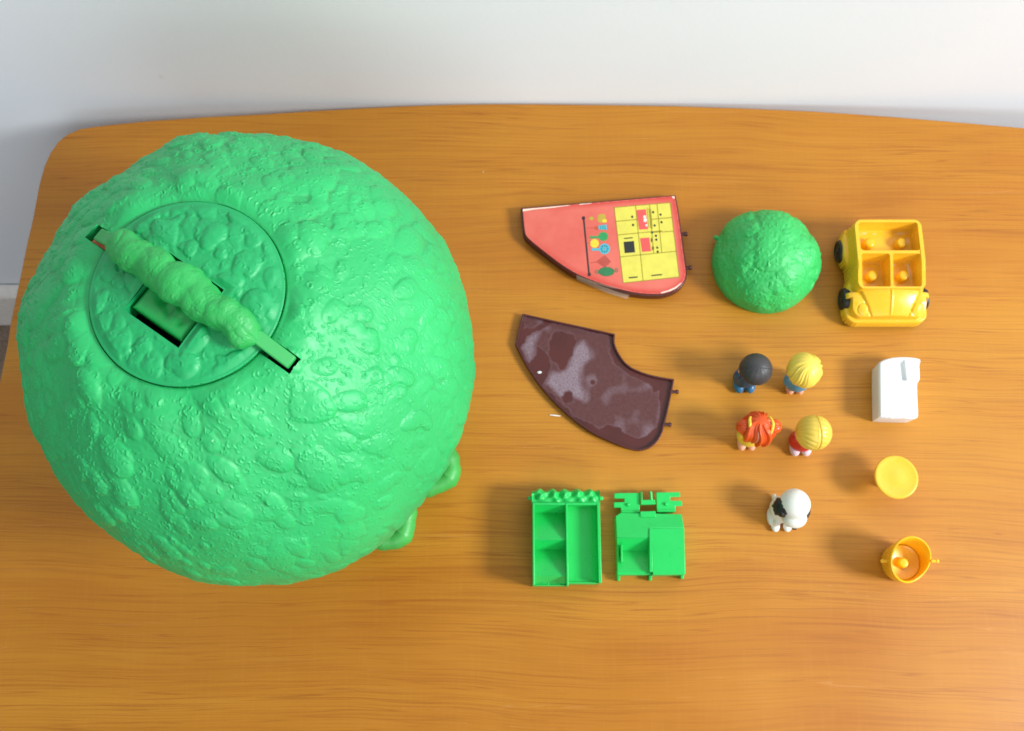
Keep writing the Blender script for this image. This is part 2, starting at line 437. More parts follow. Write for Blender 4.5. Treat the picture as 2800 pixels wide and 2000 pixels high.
for i in range(n):
    d = (edge[(i + 1) % n] - edge[i - 1]).normalized(); nor.append(Vector((d.y, -d.x, 0)))
b = MB(); vs = []
for off, z in prof: vs += [(edge[i].x + nor[i].x * (off + .0024) * -1 * -1 - nor[i].x * .0024, edge[i].y + nor[i].y * (off + .0024) - nor[i].y * .0024, z) for i in range(n)]
vs = []
for k_, (off, z) in enumerate(prof):
    o_ = {0: -.0024, 1: -.0012, 2: -.0004, 3: 0, 4: 0, 5: -.002}[k_]
    vs += [(edge[i].x + nor[i].x * o_, edge[i].y + nor[i].y * o_, z) for i in range(n)]
fs = [tuple(range(n))] + [(j * n + i, (j + 1) * n + i, (j + 1) * n + (i + 1) % n, j * n + (i + 1) % n) for j in range(5) for i in range(n)] + [tuple(reversed(range(5 * n, 6 * n)))]
b.add(vs, fs)
tbl = thing('table', 'orange brown wooden table with curved edge standing against the white wall', 'table', (.13, -.03, FLOOR_Z))
def sub(mb, loc):
    L = Vector(loc); mb.v = [tuple(Vector(p) - L) for p in mb.v]; return mb
obj('tabletop', sub(b, tbl.location), M['wood'], tbl, smooth=True, sharp=30)
for lx, ly in ((-.27, .27), (.52, .26), (-.26, -.35), (.51, -.35)):
    b = MB(); sx = -1 if lx < .1 else 1; sy = 1 if ly > 0 else -1
    b.cyl((lx + sx * .02, ly + sy * .02, FLOOR_Z), (lx, ly, -.0203), .011, .019, 20)
    obj('leg', sub(b, tbl.location), M['wood'], tbl)

# ------------------------------------------------------------------ relief for moulded foliage
def box_blur(h, r, times=1):
    for _ in range(times):
        for ax in (0, 1):
            acc = np.zeros_like(h)
            for k_ in range(-r, r + 1): acc += np.roll(h, k_, ax)
            h = acc / (2 * r + 1)
    return h

def relief(N, half, rng, big, medium, crescents, fine, keep=None, scale=1.0):
    """Height map (metres) over a square of half-width `half` (metres along the surface)."""
    h = np.zeros((N, N), np.float32); cell = 2 * half / N
    xs = (np.arange(N) + .5) * cell - half
    def window(x, y, R):
        i0, i1 = max(0, int((x - R + half) / cell)), min(N, int((x + R + half) / cell) + 2)
        j0, j1 = max(0, int((y - R + half) / cell)), min(N, int((y + R + half) / cell) + 2)
        if i1 <= i0 or j1 <= j0: return None
        return (slice(j0, j1), slice(i0, i1)), xs[i0:i1][None, :] - x, xs[j0:j1][:, None] - y
    def blob(x, y, a, L, W, H, tilt, p):
        wd = window(x, y, max(L, W) * 1.15)
        if wd is None: return
        sl, dx, dy = wd
        u = dx * math.cos(a) + dy * math.sin(a); v = -dx * math.sin(a) + dy * math.cos(a)
        q = (u / L) ** 2 + (v / W * (1 - .25 * u / L)) ** 2
        base = float(h[int(min(N - 1, max(0, (y + half) / cell))), int(min(N - 1, max(0, (x + half) / cell)))]) * .6
        z = np.where(q < 1, (1 - np.clip(q, 0, 1)) ** p * H * ((1 - tilt) + tilt * 1.35 * np.clip((u / L + 1) / 2, 0, 1) ** .8) + base * .8, -1)
        h[sl] = np.maximum(h[sl], z)
    def scatter(n):
        r = half * math.sqrt(rng.random()); t = rng.random() * 2 * math.pi
        return r * math.cos(t), r * math.sin(t)
    for (cnt, L0, L1, asp, H0, H1, tilt, p) in big + medium:
        for _ in range(cnt):
            x, y = scatter(0); r = math.hypot(x, y)
            a = math.atan2(y, x) + .55 + rng.gauss(0, .5)
            L = rng.uniform(L0, L1) * scale
            Wd = L * rng.uniform(*asp); blob(x, y, a, L, Wd, rng.uniform(H0, H1) * Wd, tilt * rng.uniform(.6, 1), p)
    h = box_blur(h, max(1, int(.0004 * scale / cell)), 2)
    fh = np.zeros_like(h); keeph = h.copy()
    cnt, r0, r1, amp = crescents
    for _ in range(cnt):
        x, y = scatter(0); R = rng.uniform(r0, r1) * scale; a0 = rng.uniform(-math.pi, math.pi); span = rng.uniform(.9, 2.0)
        wd = window(x, y, R * 1.6)
        if wd is None: continue
        sl, dx, dy = wd
        d = np.hypot(dx, dy); an = np.abs((np.arctan2(dy, dx) - a0 + math.pi) % (2 * math.pi) - math.pi)
        g = np.exp(-((d - R) / (.00042 * scale)) ** 2) * np.clip((span - an) * 3, 0, 1) - .5 * np.exp(-((d - R * .62) / (.0005 * scale)) ** 2) * np.clip((span - an) * 3, 0, 1)
        fh[sl] += g * amp * scale * rng.uniform(.5, 1.2)
    h = h + np.clip(fh, -1.2 * amp * scale, 1.5 * amp * scale)
    nz = np.random.default_rng(rng.randint(0, 9999)).standard_normal((N, N)).astype(np.float32)
    n1 = box_blur(nz, max(1, int(.0008 * scale / cell)), 2); n1 /= n1.std()
    h += n1 * fine * scale
    return h

def sample(h, half, x, y):
    N = h.shape[0]; gx = np.clip((x + half) / (2 * half) * N - .5, 0, N - 1.001); gy = np.clip((y + half) / (2 * half) * N - .5, 0, N - 1.001)
    i = gx.astype(int); j = gy.astype(int); fx = gx - i; fy = gy - j
    return h[j, i] * (1 - fx) * (1 - fy) + h[j, i + 1] * fx * (1 - fy) + h[j + 1, i] * (1 - fx) * fy + h[j + 1, i + 1] * fx * fy

# ------------------------------------------------------------------ big toy treehouse
TX, TY = -.1384, .1430                       # axis of the tree on the table
R_CR, Z_EQ, H_CR = .1118, .135, .1146         # crown radius, height of its widest ring, height of its dome
R_LID = .0416
DZ = .0110                                   # lid level relative to the first survey
tree = thing('toy_treehouse', 'large mint green lumpy domed toy treehouse with a carrying handle', 'toy treehouse', (TX, TY, 0))
p0 = at(235 * 1.2313, 525 * 1.2313, .246); p1 = at(590 * 1.2313, 770 * 1.2313, .246)
EU = Vector((p1.x - p0.x, p1.y - p0.y, 0)).normalized(); EV = Vector((-EU.y, EU.x, 0))     # along and across the handle
def uv(px, py, z):
    p = at(px * 1.2313, py * 1.2313, z) - Vector((TX, TY, 0)); return p.dot(EU), p.dot(EV)

rng = random.Random(11)
HALF = .215
hm = relief(1500, HALF, rng,
            [(70, .010, .016, (.45, .7), .16, .24, .8, .6), (800, .0052, .0100, (.45, .72), .20, .33, .8, .5)],
            [(280, .0024, .0042, (.6, 1.0), .22, .36, .6, .5)],
            (12000, .0006, .0015, .00044), .00004)
NP, NTH = 1900, 440
th0 = math.asin((R_LID + .0010) / R_CR); th = np.concatenate([np.linspace(th0, math.pi / 2 * 1.02, NTH - 10), np.linspace(math.pi / 2 * 1.04, math.pi / 2 * 1.16, 10)])
ph = np.arange(NP) / NP * 2 * math.pi
TH, PH = np.meshgrid(th, ph, indexing='ij')
arc = TH * .112
def taper(TH): return np.where(TH < .01, 1, np.sin(TH) / TH)
hh = sample(hm, HALF, arc * np.cos(PH), arc * np.sin(PH))
r0 = R_CR * np.sin(TH); z0 = Z_EQ + H_CR * np.cos(TH) - np.clip(TH - math.pi / 2, 0, 1) * .03
ring = np.where(TH < 1.2, -.0030 * np.exp(-((r0 - R_LID - .0012) / .0036) ** 2) + .0016 * np.exp(-((r0 - R_LID - .013) / .006) ** 2), 0)
rs = np.random.default_rng(5)
low = sum(a * np.cos(k_ * PH + f_) * np.sin(m_ * TH + f2) for a, k_, m_, f_, f2 in [(.0011, 5, 4, .3, 1), (.0010, 8, 5, 2.1, .2), (.0008, 11, 6, 4, 2), (.0007, 3, 3, 1, 0)])
fade = np.clip((r0 - R_LID - .0015) / .006, .25, 1)
shore = 1 - .5 * np.clip((TH - .9) / .5, 0, 1)
disp = (hh * 1.0 * shore - .001) * fade + ring + low * fade * shore
nr = np.sin(TH) / R_CR; nz_ = np.cos(TH) / H_CR; ln = np.hypot(nr, nz_); nr /= ln; nz_ /= ln
rr = r0 + disp * nr; zz = z0 + disp * nz_
rr[0] = R_LID + .0010
X = rr * np.cos(PH); Y = rr * np.sin(PH)
lean = np.clip((Z_EQ + H_CR - .012 - zz) / .09, 0, 1.2)                    # the crown sits a little askew on its trunk
V = np.stack([X + .0060 * lean, (Y * (1 + .065 * np.clip(lean, 0, 1)) + .0012 * lean), zz], -1).reshape(-1, 3)
F = grid_faces(NTH, NP, True)
# the two slots that the handle straps sink into
SLOT_W = .0078
U = X.ravel() * EU.x + Y.ravel() * EU.y; VV = X.ravel() * EV.x + Y.ravel() * EV.y
u_r, v_r = uv(660, 806, .236); u_l, v_l = uv(198, 517, .236)
vR = .0002; vL = v_l * .6
for (ue, sgn, vc) in ((u_r, 1, vR), (u_l, -1, vL)):
    near = (U * sgn > 0.03) & (U * sgn < ue * sgn + .004)
    for s_ in (-1, 1):
        e = np.abs(VV - (vc + s_ * SLOT_W / 2)) < .0002
        q = near & e & (U * sgn < ue * sgn)
        V[q, 0] += (vc + s_ * SLOT_W / 2 - VV[q]) * EV.x; V[q, 1] += (vc + s_ * SLOT_W / 2 - VV[q]) * EV.y
    cu = U[F].mean(1); cv = VV[F].mean(1)
    F = F[~((cu * sgn > .03) & (cu * sgn < ue * sgn) & (np.abs(cv - vc) < SLOT_W / 2))]
grime_shade = np.clip(box_blur(hm, 12, 1) - hm, 0, None) / .0007  # soiled hollows, darkened further as painted crevice shade
gv = np.clip(sample(grime_shade, HALF, arc * np.cos(PH), arc * np.sin(PH)), 0, 1) + np.clip(1 - (r0 - R_LID) / .004, 0, 1) * .9
crown = np_obj('crown', V, F[:, ::-1], M['crown'], tree, {'grime_shade': np.clip(gv, 0, 1).ravel()})
# inside of the crown: slot cheeks and a near-black sheet painting the cavity's shade
b = MB()
for (ue, sgn, vc) in ((u_r, 1, vR), (u_l, -1, vL)):
    b = MB()
    def P(u, v, z): q = EU * (u * sgn) + EV * v; return (q.x, q.y, z)
    a0, a1 = R_LID - .002, abs(ue)
    def ztop(u): return Z_EQ + H_CR * math.sqrt(max(0, 1 - (u / R_CR) ** 2)) + (.0004 if u > R_LID + .006 else -.0016)
    hw = SLOT_W / 2
    nseg = 8
    for s_ in (-1, 1):
        for i in range(nseg):
            ua, ub = a0 + (a1 - a0) * i / nseg, a0 + (a1 - a0) * (i + 1) / nseg
            b.add([P(ua, vc + s_ * (hw + .0001), ztop(ua) - .001), P(ub, vc + s_ * (hw + .0001), ztop(ub) - .001), P(ub, vc + s_ * hw, ztop(ub) - .012), P(ua, vc + s_ * hw, ztop(ua) - .012)], [(0, 1, 2, 3)])
    b.add([P(a1, vc - hw, ztop(a1) + .0004), P(a1, vc + hw, ztop(a1) + .0004), P(a1 - .001, vc + hw, ztop(a1) - .012), P(a1 - .001, vc - hw, ztop(a1) - .012)], [(0, 1, 2, 3)])
    obj('slot_lining', b, M['crown'], tree, smooth=False)
b = MB(); b.lathe([(0, .214), (.055, .213), (.066, .205)], 64)
obj('cavity_shade_sheet', b, M['dark'], tree)

# lid with its finger hole
HOLE = [uv(370, 562, .242), uv(495, 640, .242), uv(405, 778, .242), uv(283, 695, .242)]
hu0, hu1 = (HOLE[0][0] + HOLE[3][0]) / 2, (HOLE[1][0] + HOLE[2][0]) / 2
hv0, hv1 = (HOLE[2][1] + HOLE[3][1]) / 2, (HOLE[0][1] + HOLE[1][1]) / 2
cell = .0003
gu = np.arange(-R_LID - .001, R_LID + .001, cell); gv_ = gu.copy()
for k_ in (hu0, hu1): gu[np.argmin(np.abs(gu - k_))] = k_
for k_ in (hv0, hv1): gv_[np.argmin(np.abs(gv_ - k_))] = k_
GU, GV = np.meshgrid(gu, gv_, indexing='ij')
lm = relief(420, .05, random.Random(23), [(70, .0045, .0080, (.6, .95), .24, .38, .6, .55)], [(150, .0022, .0042, (.6, 1), .24, .38, .5, .55)], (420, .0007, .0018, .0003), .00007)
rad = np.hypot(GU, GV)
dh = np.maximum(np.maximum(hu0 - GU, GU - hu1), np.maximum(hv0 - GV, GV - hv1))      # distance outside the hole
soft = np.clip((R_LID - .0012 - rad) / .003, 0, 1) * np.clip((dh - .0003) / .003, 0.15, 1)
edge_up = np.exp(-(np.clip(R_LID - rad, 0, 1) / .0012) ** 2) * .0
Z = .2285 + DZ + .0048 * (1 - (rad / R_LID) ** 2) + sample(lm, .05, GU, GV) * .95 * soft - edge_up
k_out = rad > R_LID - cell * .5
sc_ = np.where(k_out, R_LID / np.maximum(rad, 1e-6), 1)
PU, PV = GU * sc_, GV * sc_
Z = np.where(k_out, .2283 + DZ, Z)
F = grid_faces(len(gu), len(gv_))
cr = rad.ravel()[F].mean(1); ch = dh.ravel()[F].mean(1)
F = F[(cr < R_LID) & (ch > 0)]
V = np.stack([PU * EU.x + PV * EV.x, PU * EU.y + PV * EV.y, Z], -1).reshape(-1, 3)
used = np.unique(F); remap = -np.ones(len(V), int); remap[used] = np.arange(len(used)); 
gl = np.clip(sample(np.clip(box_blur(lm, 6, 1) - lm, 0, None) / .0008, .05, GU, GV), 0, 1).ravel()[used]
np_obj('lid', V[used], remap[F], M['lid'], tree, {'grime_shade': gl})
b = MB()
b.lathe([(R_LID, .2283 + DZ), (R_LID - .0005, .216 + DZ), (R_LID - .004, .215 + DZ)], 96)
b.f = b.f[:-2]; b.mi = b.mi[:-2]
b.lathe([(R_LID - .0002, .2282 + DZ), (R_LID - .0012, .212 + DZ)], 96); b.f = b.f[:-2]; b.mi = b.mi[:-2]
obj('lid_rim', b, M['lid'], tree)
def Q(u, v, z): q = EU * u + EV * v; return (q.x, q.y, z)
b = MB()
lidz = lambda u, v: .2285 + DZ + .0048 * (1 - (u * u + v * v) / R_LID ** 2)
cor = [(hu0, hv0), (hu1, hv0), (hu1, hv1), (hu0, hv1)]
for i in range(4):
    (ua, va), (ub, vb) = cor[i], cor[(i + 1) % 4]
    b.add([Q(ua, va, lidz(ua, va) + .0001), Q(ub, vb, lidz(ub, vb) + .0001), Q(ub, vb, .219 + DZ), Q(ua, va, .219 + DZ)], [(0, 1, 2, 3)])
obj('hole_lining', b, M['lid'], tree, smooth=False)

# locking tab standing in the finger hole
t0 = uv(318, 640, .2425); t1 = uv(440, 718, .2425); t2 = uv(408, 768, .2425); t3 = uv(288, 690, .2425)
tu0, tu1 = hu0 + .0012, hu1 - .0012
tv0 = hv0 + .0028; tv1 = hv1 - .0075
gu = np.linspace(tu0, tu1, 90); gv_ = np.linspace(tv0, tv1, 80)
GU, GV = np.meshgrid(gu, gv_, indexing='ij')
e = np.minimum(np.minimum(GU - tu0, tu1 - GU), np.minimum(GV - tv0, tv1 - GV))
rd = .0022
rnd = np.where(e < rd, rd - np.sqrt(np.clip(rd ** 2 - (rd - e) ** 2, 0, 1)), 0)
mid_u = (tu0 + tu1) / 2
dent = sum(-a * np.exp(-(((GU - mid_u - du) / su) ** 2 + ((GV - tv0 - dv) / sv) ** 2)) for a, du, dv, su, sv in [(.0015, -.004, .0105, .004, .003), (.0010, .001, .0075, .0022, .0028), (-.0010, .004, .009, .003, .003), (.0010, .0075, .0072, .002, .0025), (-.0007, -.001, .011, .0018, .002)])
Z = .2308 + DZ - rnd + dent * np.clip(e / .003, 0, 1)
Z[0] = Z[-1] = .2215 + DZ; Z[:, 0] = Z[:, -1] = .2215 + DZ
V = np.stack([GU * EU.x + GV * EV.x, GU * EU.y + GV * EV.y, Z], -1).reshape(-1, 3)
np_obj('lock_tab', V, grid_faces(90, 80), M['tab'], tree, sharp=60)

# knobbly carrying handle lying over the lid
NS, NA = 420, 120
s_ = np.linspace(0, 1, NS); a_ = np.arange(NA) / NA * 2 * math.pi
ul, ur = -.0410, .0410
us = ul + (ur - ul) * s_
lump = np.zeros(NS)
for c_, w_, k_ in [(-.0335, .0085, 1.0), (-.024, .0075, .90), (-.0125, .008, .98), (.0005, .0085, .98), (.013, .0075, .9), (.0225, .0070, 1.0), (.0335, .0085, 1.0)]:
    lump = np.maximum(lump, k_ * np.sqrt(np.clip(1 - ((us - c_) / w_) ** 2, 0, 1)))
lump = np.convolve(np.pad(lump, 6, mode='edge'), np.ones(13) / 13, 'valid')
env = np.sin(np.pi * np.clip((us - ul) / (ur - ul), 0, 1)) ** .22
radius = (.0048 + .0033 * lump) * env + .0004
SS, AA = np.meshgrid(us, a_, indexing='ij')
RR = np.repeat(radius[:, None], NA, 1) * (1 + .07 * np.sin(SS * 210 + 2 * np.sin(AA)) + .06 * np.cos(AA * 2 + SS * 150))
hr = random.Random(4); extra = np.zeros_like(RR)
for _ in range(300):
    cu, ca = hr.uniform(ul, ur), hr.uniform(0, 2 * math.pi); q = hr.uniform(.0015, .0042)
    da = (AA - ca + math.pi) % (2 * math.pi) - math.pi
    d2 = ((SS - cu) / q) ** 2 + (da * .007 / q) ** 2
    extra = np.maximum(extra, np.where(d2 < 1, (1 - np.clip(d2, 0, 1)) ** .6 * q * .17, 0))
for _ in range(900):
    cu, ca = hr.uniform(ul, ur), hr.uniform(0, 2 * math.pi); q = hr.uniform(.0005, .001)
    da = (AA - ca + math.pi) % (2 * math.pi) - math.pi
    d = np.sqrt((SS - cu) ** 2 + (da * .007) ** 2)
    extra += np.exp(-((d - q) / .0003) ** 2) * .00016 * hr.uniform(-1, 1)
RR = RR + extra * np.clip(lump * 2, 0, 1)[:, None]
RR *= np.sqrt(np.clip((us - ul) / .004, .0004, 1) * np.clip((ur - us) / .004, .0004, 1))[:, None]
hz = .2395 + DZ - .0065 * (us / .041) ** 2
hv_c = -.0004
side = np.sin(us * 300) * .0007
V = np.stack([SS * EU.x + (hv_c + side[:, None] + RR * np.cos(AA)) * EV.x, SS * EU.y + (hv_c + side[:, None] + RR * np.cos(AA)) * EV.y, hz[:, None] + RR * .92 * np.sin(AA)], -1).reshape(-1, 3)
handle = np_obj('handle', V, grid_faces(NS, NA, True)[:, ::-1], M['handle'], tree, {'grime_shade': np.clip(.6 - extra.ravel() / .0009, 0, 1)})
def strap(u0, u1, z0, z1, v):
    b = MB(); hw = .0030; tk = .0026; N_ = 12
    for i in range(N_ + 1):
        t_ = i / N_; u = u0 + (u1 - u0) * t_; z = z0 + (z1 - z0) * t_
        b.v += [Q(u, v - hw, z), Q(u, v + hw, z), Q(u, v + hw, z - tk), Q(u, v - hw, z - tk)]
    for i in range(N_):
        o_ = i * 4
        for k_ in range(4): b.f.append((o_ + k_, o_ + (k_ + 1) % 4, o_ + 4 + (k_ + 1) % 4, o_ + 4 + k_)); b.mi.append(0)
    b.f += [(3, 2, 1, 0), tuple(N_ * 4 + k_ for k_ in range(4))]; b.mi += [0, 0]
    return obj('strap', b, M['handle'], handle, bevel=.0006)
strap(.0385, u_r - .0015, .2350 + DZ, .2265 + DZ, .0006)
strap(-.0385, u_l + .004, .2350 + DZ, .2265 + DZ, vL * .9 + .0004)
b = MB()
b.add([Q(u_l + .0035, vL - .0036, .2245 + DZ), Q(-R_LID - .0005, vL - .0036, .2265 + DZ), Q(-R_LID - .0005, vL - .0016, .2265 + DZ), Q(u_l + .0035, vL - .0016, .2245 + DZ)], [(0, 1, 2, 3)])
obj('orange_catch', b, simple('orange_plastic', lin(206, 96, 40), .4), tree, smooth=False)

# below the crown: trunk, wavy base and its rounded hedge that peeps out at the front right
b = MB(); b.lathe([(.052, .004), (.046, .02), (.042, .06), (.044, .1), (.055, .135), (.108, .139)], 64)
obj('trunk', b, M['trunk'], tree)
def wave(a): return .0988 + .0066 * math.cos(2 * (a + .5)) + .0085 * math.cos(13 * (a + math.radians(22.5)))
b = MB(); NB = 144
ringp = [(wave(2 * math.pi * i / NB) * math.cos(2 * math.pi * i / NB), wave(2 * math.pi * i / NB) * math.sin(2 * math.pi * i / NB)) for i in range(NB)]
b.prism([(x * .97, y * .97, .0035) for x, y in ringp], 0.0)
obj('base', b, M['hedge'], tree, bevel=.0008)
b = MB()
pts = []; rad_ = []
for i in range(360):
    a = 2 * math.pi * i / 360; r = wave(a) - .0074 
    pts.append((r * math.cos(a), r * math.sin(a), .0090 )); rad_.append(.0074 + .0005 * math.sin(57 * a) + .0003 * math.sin(131 * a))
b.tube(pts, rad_, 20, closed=True)
obj('hedge', b, M['hedge'], tree)

# ------------------------------------------------------------------ small lumpy bush
bx, by = .1720, .2475
bush = thing('toy_bush', 'small round bright green lumpy toy bush beside the yellow car', 'toy bush', (bx, by, 0))
Rb = .0368
bm_ = relief(420, .07, random.Random(8), [(42, .009, .016, (.6, .95), .17, .27, .4, .55)], [(70, .004, .008, (.6, 1), .18, .30, .4, .5)], (900, .0006, .0014, .0007), .00016)
nth, nph = 150, 480
TH, PH = np.meshgrid(np.linspace(0, math.pi * .56, nth), np.arange(nph) / nph * 2 * math.pi, indexing='ij')
hh = sample(bm_, .07, TH * Rb * np.cos(PH), TH * Rb * np.sin(PH))
lob = .0011 * np.cos(5 * PH + .6) * np.sin(TH) ** 2 * np.clip(1.6 - TH, 0, 1) - .0012 * np.exp(-(TH / .16) ** 2)
dd = (hh * .68 - .0010) * np.clip((1.7 - TH) * 3, .2, 1) + lob
rr = (Rb - .0012 + dd) * np.sin(TH); zz = .006 + (.0335 + dd) * np.cos(TH) * 1.0
V = np.stack([rr * np.cos(PH), rr * np.sin(PH), np.maximum(zz, .0002)], -1).reshape(-1, 3)
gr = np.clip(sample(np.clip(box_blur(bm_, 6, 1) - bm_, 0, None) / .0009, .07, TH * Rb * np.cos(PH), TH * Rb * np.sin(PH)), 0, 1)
np_obj('crown', V, grid_faces(nth, nph, True), M['bush'], bush, {'grime_shade': gr.ravel()})
for px, py in ((1951, 645), (2238, 737)):
    p = at(px, py, .007) - bush.location; d = Vector((p.x, p.y, 0)).normalized(); b = MB()
    b.cyl(d * (Rb - .004) + Vector((0, 0, .006)), d * (p.xy.length - .0006) + Vector((0, 0, .006)), .0021, .0016, 14, dome=.5)
    obj('peg', b, M['bush'], bush)

# ------------------------------------------------------------------ flat panels
def outline(ptsz, q, ox, oy, z): return [at(ox + x * q, oy + y * q, z) for x, y in ptsz]
def ccw(p):
    a = sum(p[i].x * p[(i + 1) % len(p)].y - p[(i + 1) % len(p)].x * p[i].y for i in range(len(p)))
    return p if a > 0 else list(reversed(p))
def refine(p, step=.0012):
    out = []
    for i in range(len(p)):
        a, b_ = p[i], p[(i + 1) % len(p)]; n_ = max(1, int((b_ - a).length / step))
        out += [a + (b_ - a) * (k_ / n_) for k_ in range(n_)]
    return out
def inset(p, d):
    n_ = len(p); out = []
    for i in range(n_):
        e1 = (p[i] - p[i - 1]).normalized(); e2 = (p[(i + 1) % n_] - p[i]).normalized()
        m = Vector((-(e1.y + e2.y), e1.x + e2.x, 0))
        if m.length < 1e-6: m = Vector((-e1.y, e1.x, 0))
        m.normalize(); c_ = max(.5, m.dot(Vector((-e1.y, e1.x, 0))))
        out.append(p[i] + m * d / c_)
    return out
def chaikin_keep(pts, keep):
    """rounds a polyline but keeps the listed corners sharp"""
    out = []
    n_ = len(pts)
    for i in range(n_):
        if i in keep: out.append(pts[i])
        else:
            a, b_, c_ = pts[i - 1], pts[i], pts[(i + 1) % n_]
            out += [b_ * .78 + a * .22, b_ * .78 + c_ * .22]
    return out
def poly_sdf(P, px, py):
    """signed distance to polygon P, negative inside"""
    P = np.array([(p[0], p[1]) for p in P]); d = np.full(px.shape, 1e9); ins = np.zeros(px.shape, bool)
    for i in range(len(P)):
        a = P[i]; e = P[(i + 1) % len(P)] - a
        wx, wy = px - a[0], py - a[1]; t_ = np.clip((wx * e[0] + wy * e[1]) / (e @ e + 1e-18), 0, 1)
        d = np.minimum(d, np.hypot(wx - e[0] * t_, wy - e[1] * t_))
        b2 = P[(i + 1) % len(P)]
        c_ = (a[1] > py) != (b2[1] > py)
        ins ^= c_ & (px < (b2[0] - a[0]) * (py - a[1]) / (b2[1] - a[1] + 1e-18) + a[0])
    return np.where(ins, -d, d)

# kitchen panel: printed coral card on a maroon tray
KZ = .0082; q1 = .23747
def K(x, y, z=KZ): return at(1380 + x * q1, 500 + y * q1, z)
kp = [(205, 300), (1955, 152), (1985, 300), (2020, 560), (2075, 950), (2085, 1040), (2075, 1105), (2040, 1165), (1975, 1220), (1900, 1255), (1800, 1280), (1600, 1277), (1430, 1250), (1200, 1190), (1000, 1120), (830, 1050), (650, 940), (480, 810), (340, 700), (262, 630), (232, 580)]
ko = [K(*p) for p in kp]; ko = chaikin_keep(ko, {0, 1})
kl = Vector((ko[0] + ko[1]) / 2); kl = at(1650, 660, 0)
kitchen = thing('toy_kitchen_panel', 'coral red printed kitchen panel with yellow cupboards lying flat on table', 'toy panel', kl)
kc = ccw(ko)
tr = inset(kc, -.0011)
b = MB(); b.prism([p + Vector((0, 0, -.0009)) for p in tr], .0002)
obj('tray', sub(b, kl), M['maroon'], kitchen, bevel=.0005)
# card: fine grid so that its darker printed border follows the outline
def flat_grid(poly, z, step):
    xs_ = [p.x for p in poly]; ys_ = [p.y for p in poly]
    gx = np.arange(min(xs_) - step, max(xs_) + 2 * step, step); gy = np.arange(min(ys_) - step, max(ys_) + 2 * step, step)
    GX, GY = np.meshgrid(gx, gy, indexing='ij'); d = poly_sdf(poly, GX, GY)
    return GX, GY, d
b = MB(); b.prism(kc, KZ - .0008)
card = obj('card', sub(b, kl), M['coral'], kitchen, smooth=False, bevel=.0002)
GX, GY, d = flat_grid(kc, KZ, .0006)
F = grid_faces(*GX.shape); F = F[(d.ravel()[F] < -.0002).all(1)]
V = np.stack([GX - kl.x, GY - kl.y, np.full(GX.shape, KZ + .00004)], -1).reshape(-1, 3)
used = np.unique(F); rm = -np.ones(len(V), int); rm[used] = np.arange(len(used))
ex = np.clip(1 - (-d) / .0045, 0, 1) ** 1.3 * np.clip((GX - K(300, 500).x) / .05 + .15, 0, 1)
np_obj('printed_paper', V[used], rm[F], M['coral'], card, {'edge': ex.ravel()[used]})

PM = ['p_yellow', 'p_black', 'p_line', 'p_red', 'p_white', 'p_green', 'p_blue', 'p_olive', 'p_brick', 'p_dgreen', 'p_sun', 'p_rust', 'paper']
PI = {n_: i for i, n_ in enumerate(PM)}; PMATS = [M[n_] for n_ in PM]
class Print(MB):
    lay = 1
    def quad(s, pts, m, l=1): return s.poly(ccw([K(x, y, KZ + .00004 + .00005 * l) for x, y in pts]), PI[m])
    def line(s, a, b_, w_, m, l=2):
        a = Vector(a); b_ = Vector(b_); d_ = (b_ - a).normalized(); n_ = Vector((-d_.y, d_.x)) * w_ / 2
        return s.quad([a + n_, b_ + n_, b_ - n_, a - n_], m, l)
    def disc(s, c, rx, ry, m, l=2, n_=24): return s.quad([(c[0] + rx * math.cos(2 * math.pi * i / n_), c[1] + ry * math.sin(2 * math.pi * i / n_)) for i in range(n_)], m, l)
CQ = [(1262, 285), (1905, 230), (2010, 1085), (1365, 1155)]
def cq(s, t): 
    a = [Vector(p) for p in CQ]; return (a[0] * (1 - s) + a[1] * s) * (1 - t) + (a[3] * (1 - s) + a[2] * s) * t
b = Print()
b.quad(CQ, 'p_yellow', 1)
for (s0, t0_, s1, t1_) in [(.38, 0, .355, 1), (0, .185, .395, .185), (0, .365, .80, .365), (0, .655, 1, .655), (.63, 0, .60, .655), (.765, 0, .745, .655), (.635, .2, 1, .2), (.63, .375, 1, .385)]:
    b.line(cq(s0, t0_), cq(s1, t1_), 9, 'p_line')
for i in range(4): b.line(cq(*[(0, 0), (1, 0), (1, 1), (0, 1)][i]), cq(*[(1, 0), (1, 1), (0, 1), (0, 0)][i]), 8, 'p_line')
b.quad([(1515, 315), (1625, 305), (1652, 535), (1550, 542)], 'p_red', 3); b.quad([(1558, 640), (1665, 630), (1687, 790), (1582, 798)], 'p_red', 3)
for x, y in [(1640, 330), (1660, 335), (1680, 340)]: b.line((x, y - 40), (x + 22, y + 190), 6, 'p_line', 3)
b.quad([(1370, 682), (1488, 672), (1502, 802), (1382, 812)], 'p_black', 3)
b.line((1375, 643), (1475, 634), 12, 'p_black', 3)
b.line((1430, 1095), (1530, 1086), 14, 'p_black', 3); b.line((1690, 1070), (1812, 1058), 14, 'p_black', 3)
for x, y in [(1468, 393), (1478, 487), (1710, 340), (1795, 368), (1727, 493), (1806, 455), (1742, 612), (1746, 656), (1757, 748), (1762, 795), (1697, 573)]: b.disc((x, y), 13, 14, 'p_black', 3)
for x, y in [(1695, 660), (1708, 755)]: b.disc((x, y), 15, 32, 'p_olive', 3); b.disc((x, y), 8, 22, 'p_black', 4)
for x, y, r in [(1612, 395, 20), (1618, 430, 24), (1632, 490, 14)]: b.disc((x, y), r * .8, r, 'p_white', 4)
obj('kitchen_print', sub(b, kl), PMATS, card, smooth=False)
b = Print()
b.line((908, 405), (972, 1060), 20, 'p_black', 1)
for c_ in ((908, 408), (974, 1057)): b.disc(c_, 20, 22, 'p_black', 2)
